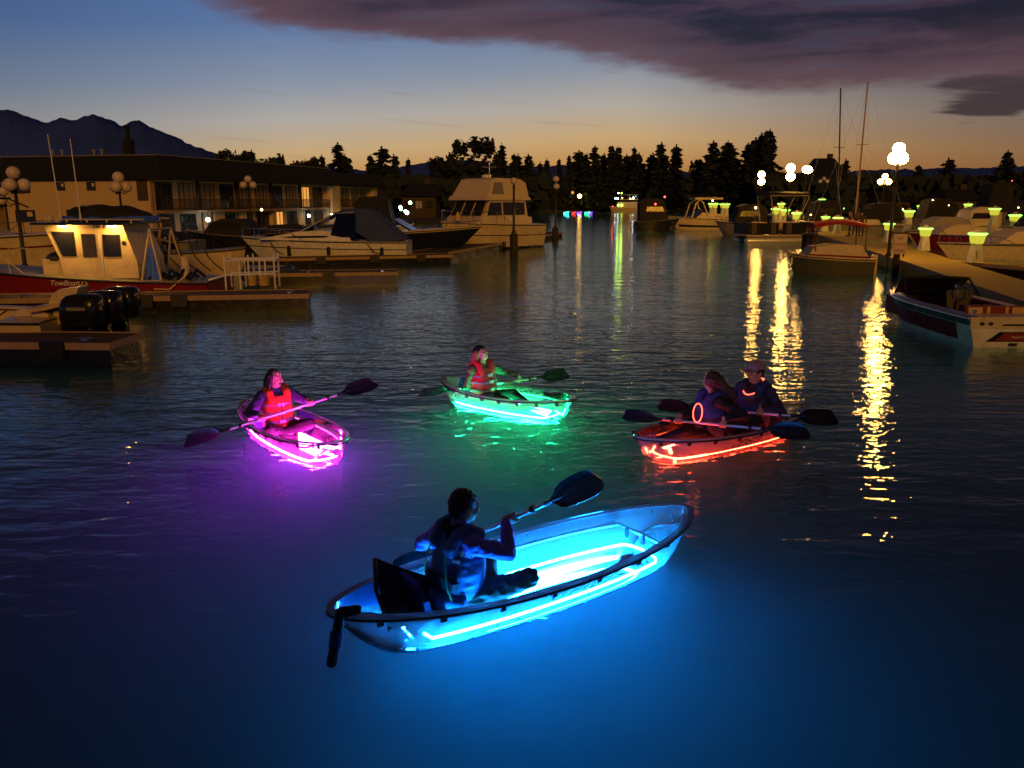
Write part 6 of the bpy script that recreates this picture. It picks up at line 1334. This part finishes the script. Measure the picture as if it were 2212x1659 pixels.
# ---- pink kayak paddler
A = D(440, 945, 9.35); B = D(776, 838, 10.35); C, u = paddle('paddle of the woman in orange, lower blade lit magenta at the left', A, B, feather=(1.2, .9))
KP.seat(-.30); o = KP.at(-.30, 0, .03); hr = on_line(C, u, 566, 906); hl = on_line(C, u, 672, 872)
person('smiling woman with dark hair and orange life vest in the pink kayak', o, KP.head - .05, (hr, hl), u, lean=-.03, yaw=.42, pitch=.05, jacket='jacket_navy', vest='vest_orange', hair='hair_dark', hairstyle='long', sc=.99, elbow=((-.3, -.7, -.6), (-.3, .7, -.6)),
       legs=[((.40, -.27, .20), (.24, .02, .10)), ((.40, .27, .20), (.28, -.06, .09))])
# ---- green kayak paddler
A = D(938, 848, 11.75); B = D(1198, 811, 12.5); C, u = paddle('paddle laid across the green kayak, shaft lit green', A, B, feather=(.9, 1.2))
KG.seat(-.34); o = KG.at(-.34, 0, .03); hr = on_line(C, u, 1040, 834); hl = on_line(C, u, 1122, 823)
person('woman in black beanie and red life vest looking up in the green kayak', o, KG.head - .15, (hr, hl), u, lean=-.12, yaw=.10, pitch=.62, jacket='jacket_brown', vest='vest_red', hair='hair_blond', hairstyle='front', cap='beanie', sc=.99, elbow=((-.3, -.7, -.5), (-.3, .7, -.5)),
       legs=[((.45, -.16, .20), (.82, -.12, .09)), ((.45, .16, .20), (.82, .12, .09))])
# ---- red kayak paddlers
A = D(1380, 902, 9.9); B = D(1704, 931, 9.0); C, u = paddle('paddle of the long haired woman, shaft lit magenta, nearest in the red kayak', A, B, feather=(1.1, 1.2))
KR.seat(.20); o = KR.at(.19, 0, .05); hr = on_line(C, u, 1466, 910); hl = on_line(C, u, 1562, 918)
gh = D(1507, 892, 9.35)
person('woman with very long hair seen from behind in the front of the red kayak', o, KR.head - .38, (hr, hl), u, lean=-.02, yaw=-1.1, pitch=.02, jacket='jacket_black', vest='vest_blue', hair='hair_auburn', hairstyle='back', straps=False, sc=1.05, elbow=((-.3, -.7, -.6), (-.3, .7, -.6)), glow_hang=gh,
       legs=[((.42, -.22, .22), (.74, -.12, .09)), ((.42, .22, .22), (.74, .12, .09))])
A = D(1455, 879, 10.5); B = D(1766, 902, 9.6); C, u = paddle('paddle of the man in the cap, black blade reaching right past the red kayak', A, B, feather=(1.2, 1.2))
KR.seat(-.34); o = KR.at(-.35, 0, .06); hr = on_line(C, u, 1550, 886); hl = on_line(C, u, 1642, 892)
person('man in a grey baseball cap with glowing red necklace in the red kayak', o, KR.head + .18, (hr, hl), u, lean=.0, yaw=-.15, pitch=0., jacket='jacket_navy', vest='vest_blue', hair='hair_dark', hairstyle='short', cap='cap', straps=False, sc=1.07, elbow=((-.3, -.7, -.6), (-.3, .7, -.6)), neck_glow=.01,
       legs=[((.40, -.22, .22), (.62, -.12, .09)), ((.40, .22, .22), (.62, .12, .09))])
# ---- people standing on the concrete dock
STL = [((.03, -.10, .46), (.0, -.11, .06)), ((-.03, .10, .46), (.02, .12, .06))]
for px, hd_, jk, hr_, lb, cp in ((1834, 150, 'jacket_navy', 'hair_blond', 'blond person in dark clothes standing on the dock, left of the group', None), (1846, 60, 'jacket_plum', 'hair_brown', 'person in plum jacket standing in the middle of the dock group', None), (1859, -140, 'jacket_brown', 'hair_dark', 'person in dark hooded brown jacket standing on the dock, right of the group', 'beanie')):
    q = P(px, 510 - (2 if px == 1846 else 0), RZ)
    person(lb, (q.x, q.y, RZ), R(hd_), None, None, stand=True, jacket=jk, trousers='jeans', hair=hr_, hairstyle='short' if cp else 'long', vest=None, legs=STL, cap=cp, vox=.016, folds=.004, sc=1.02)
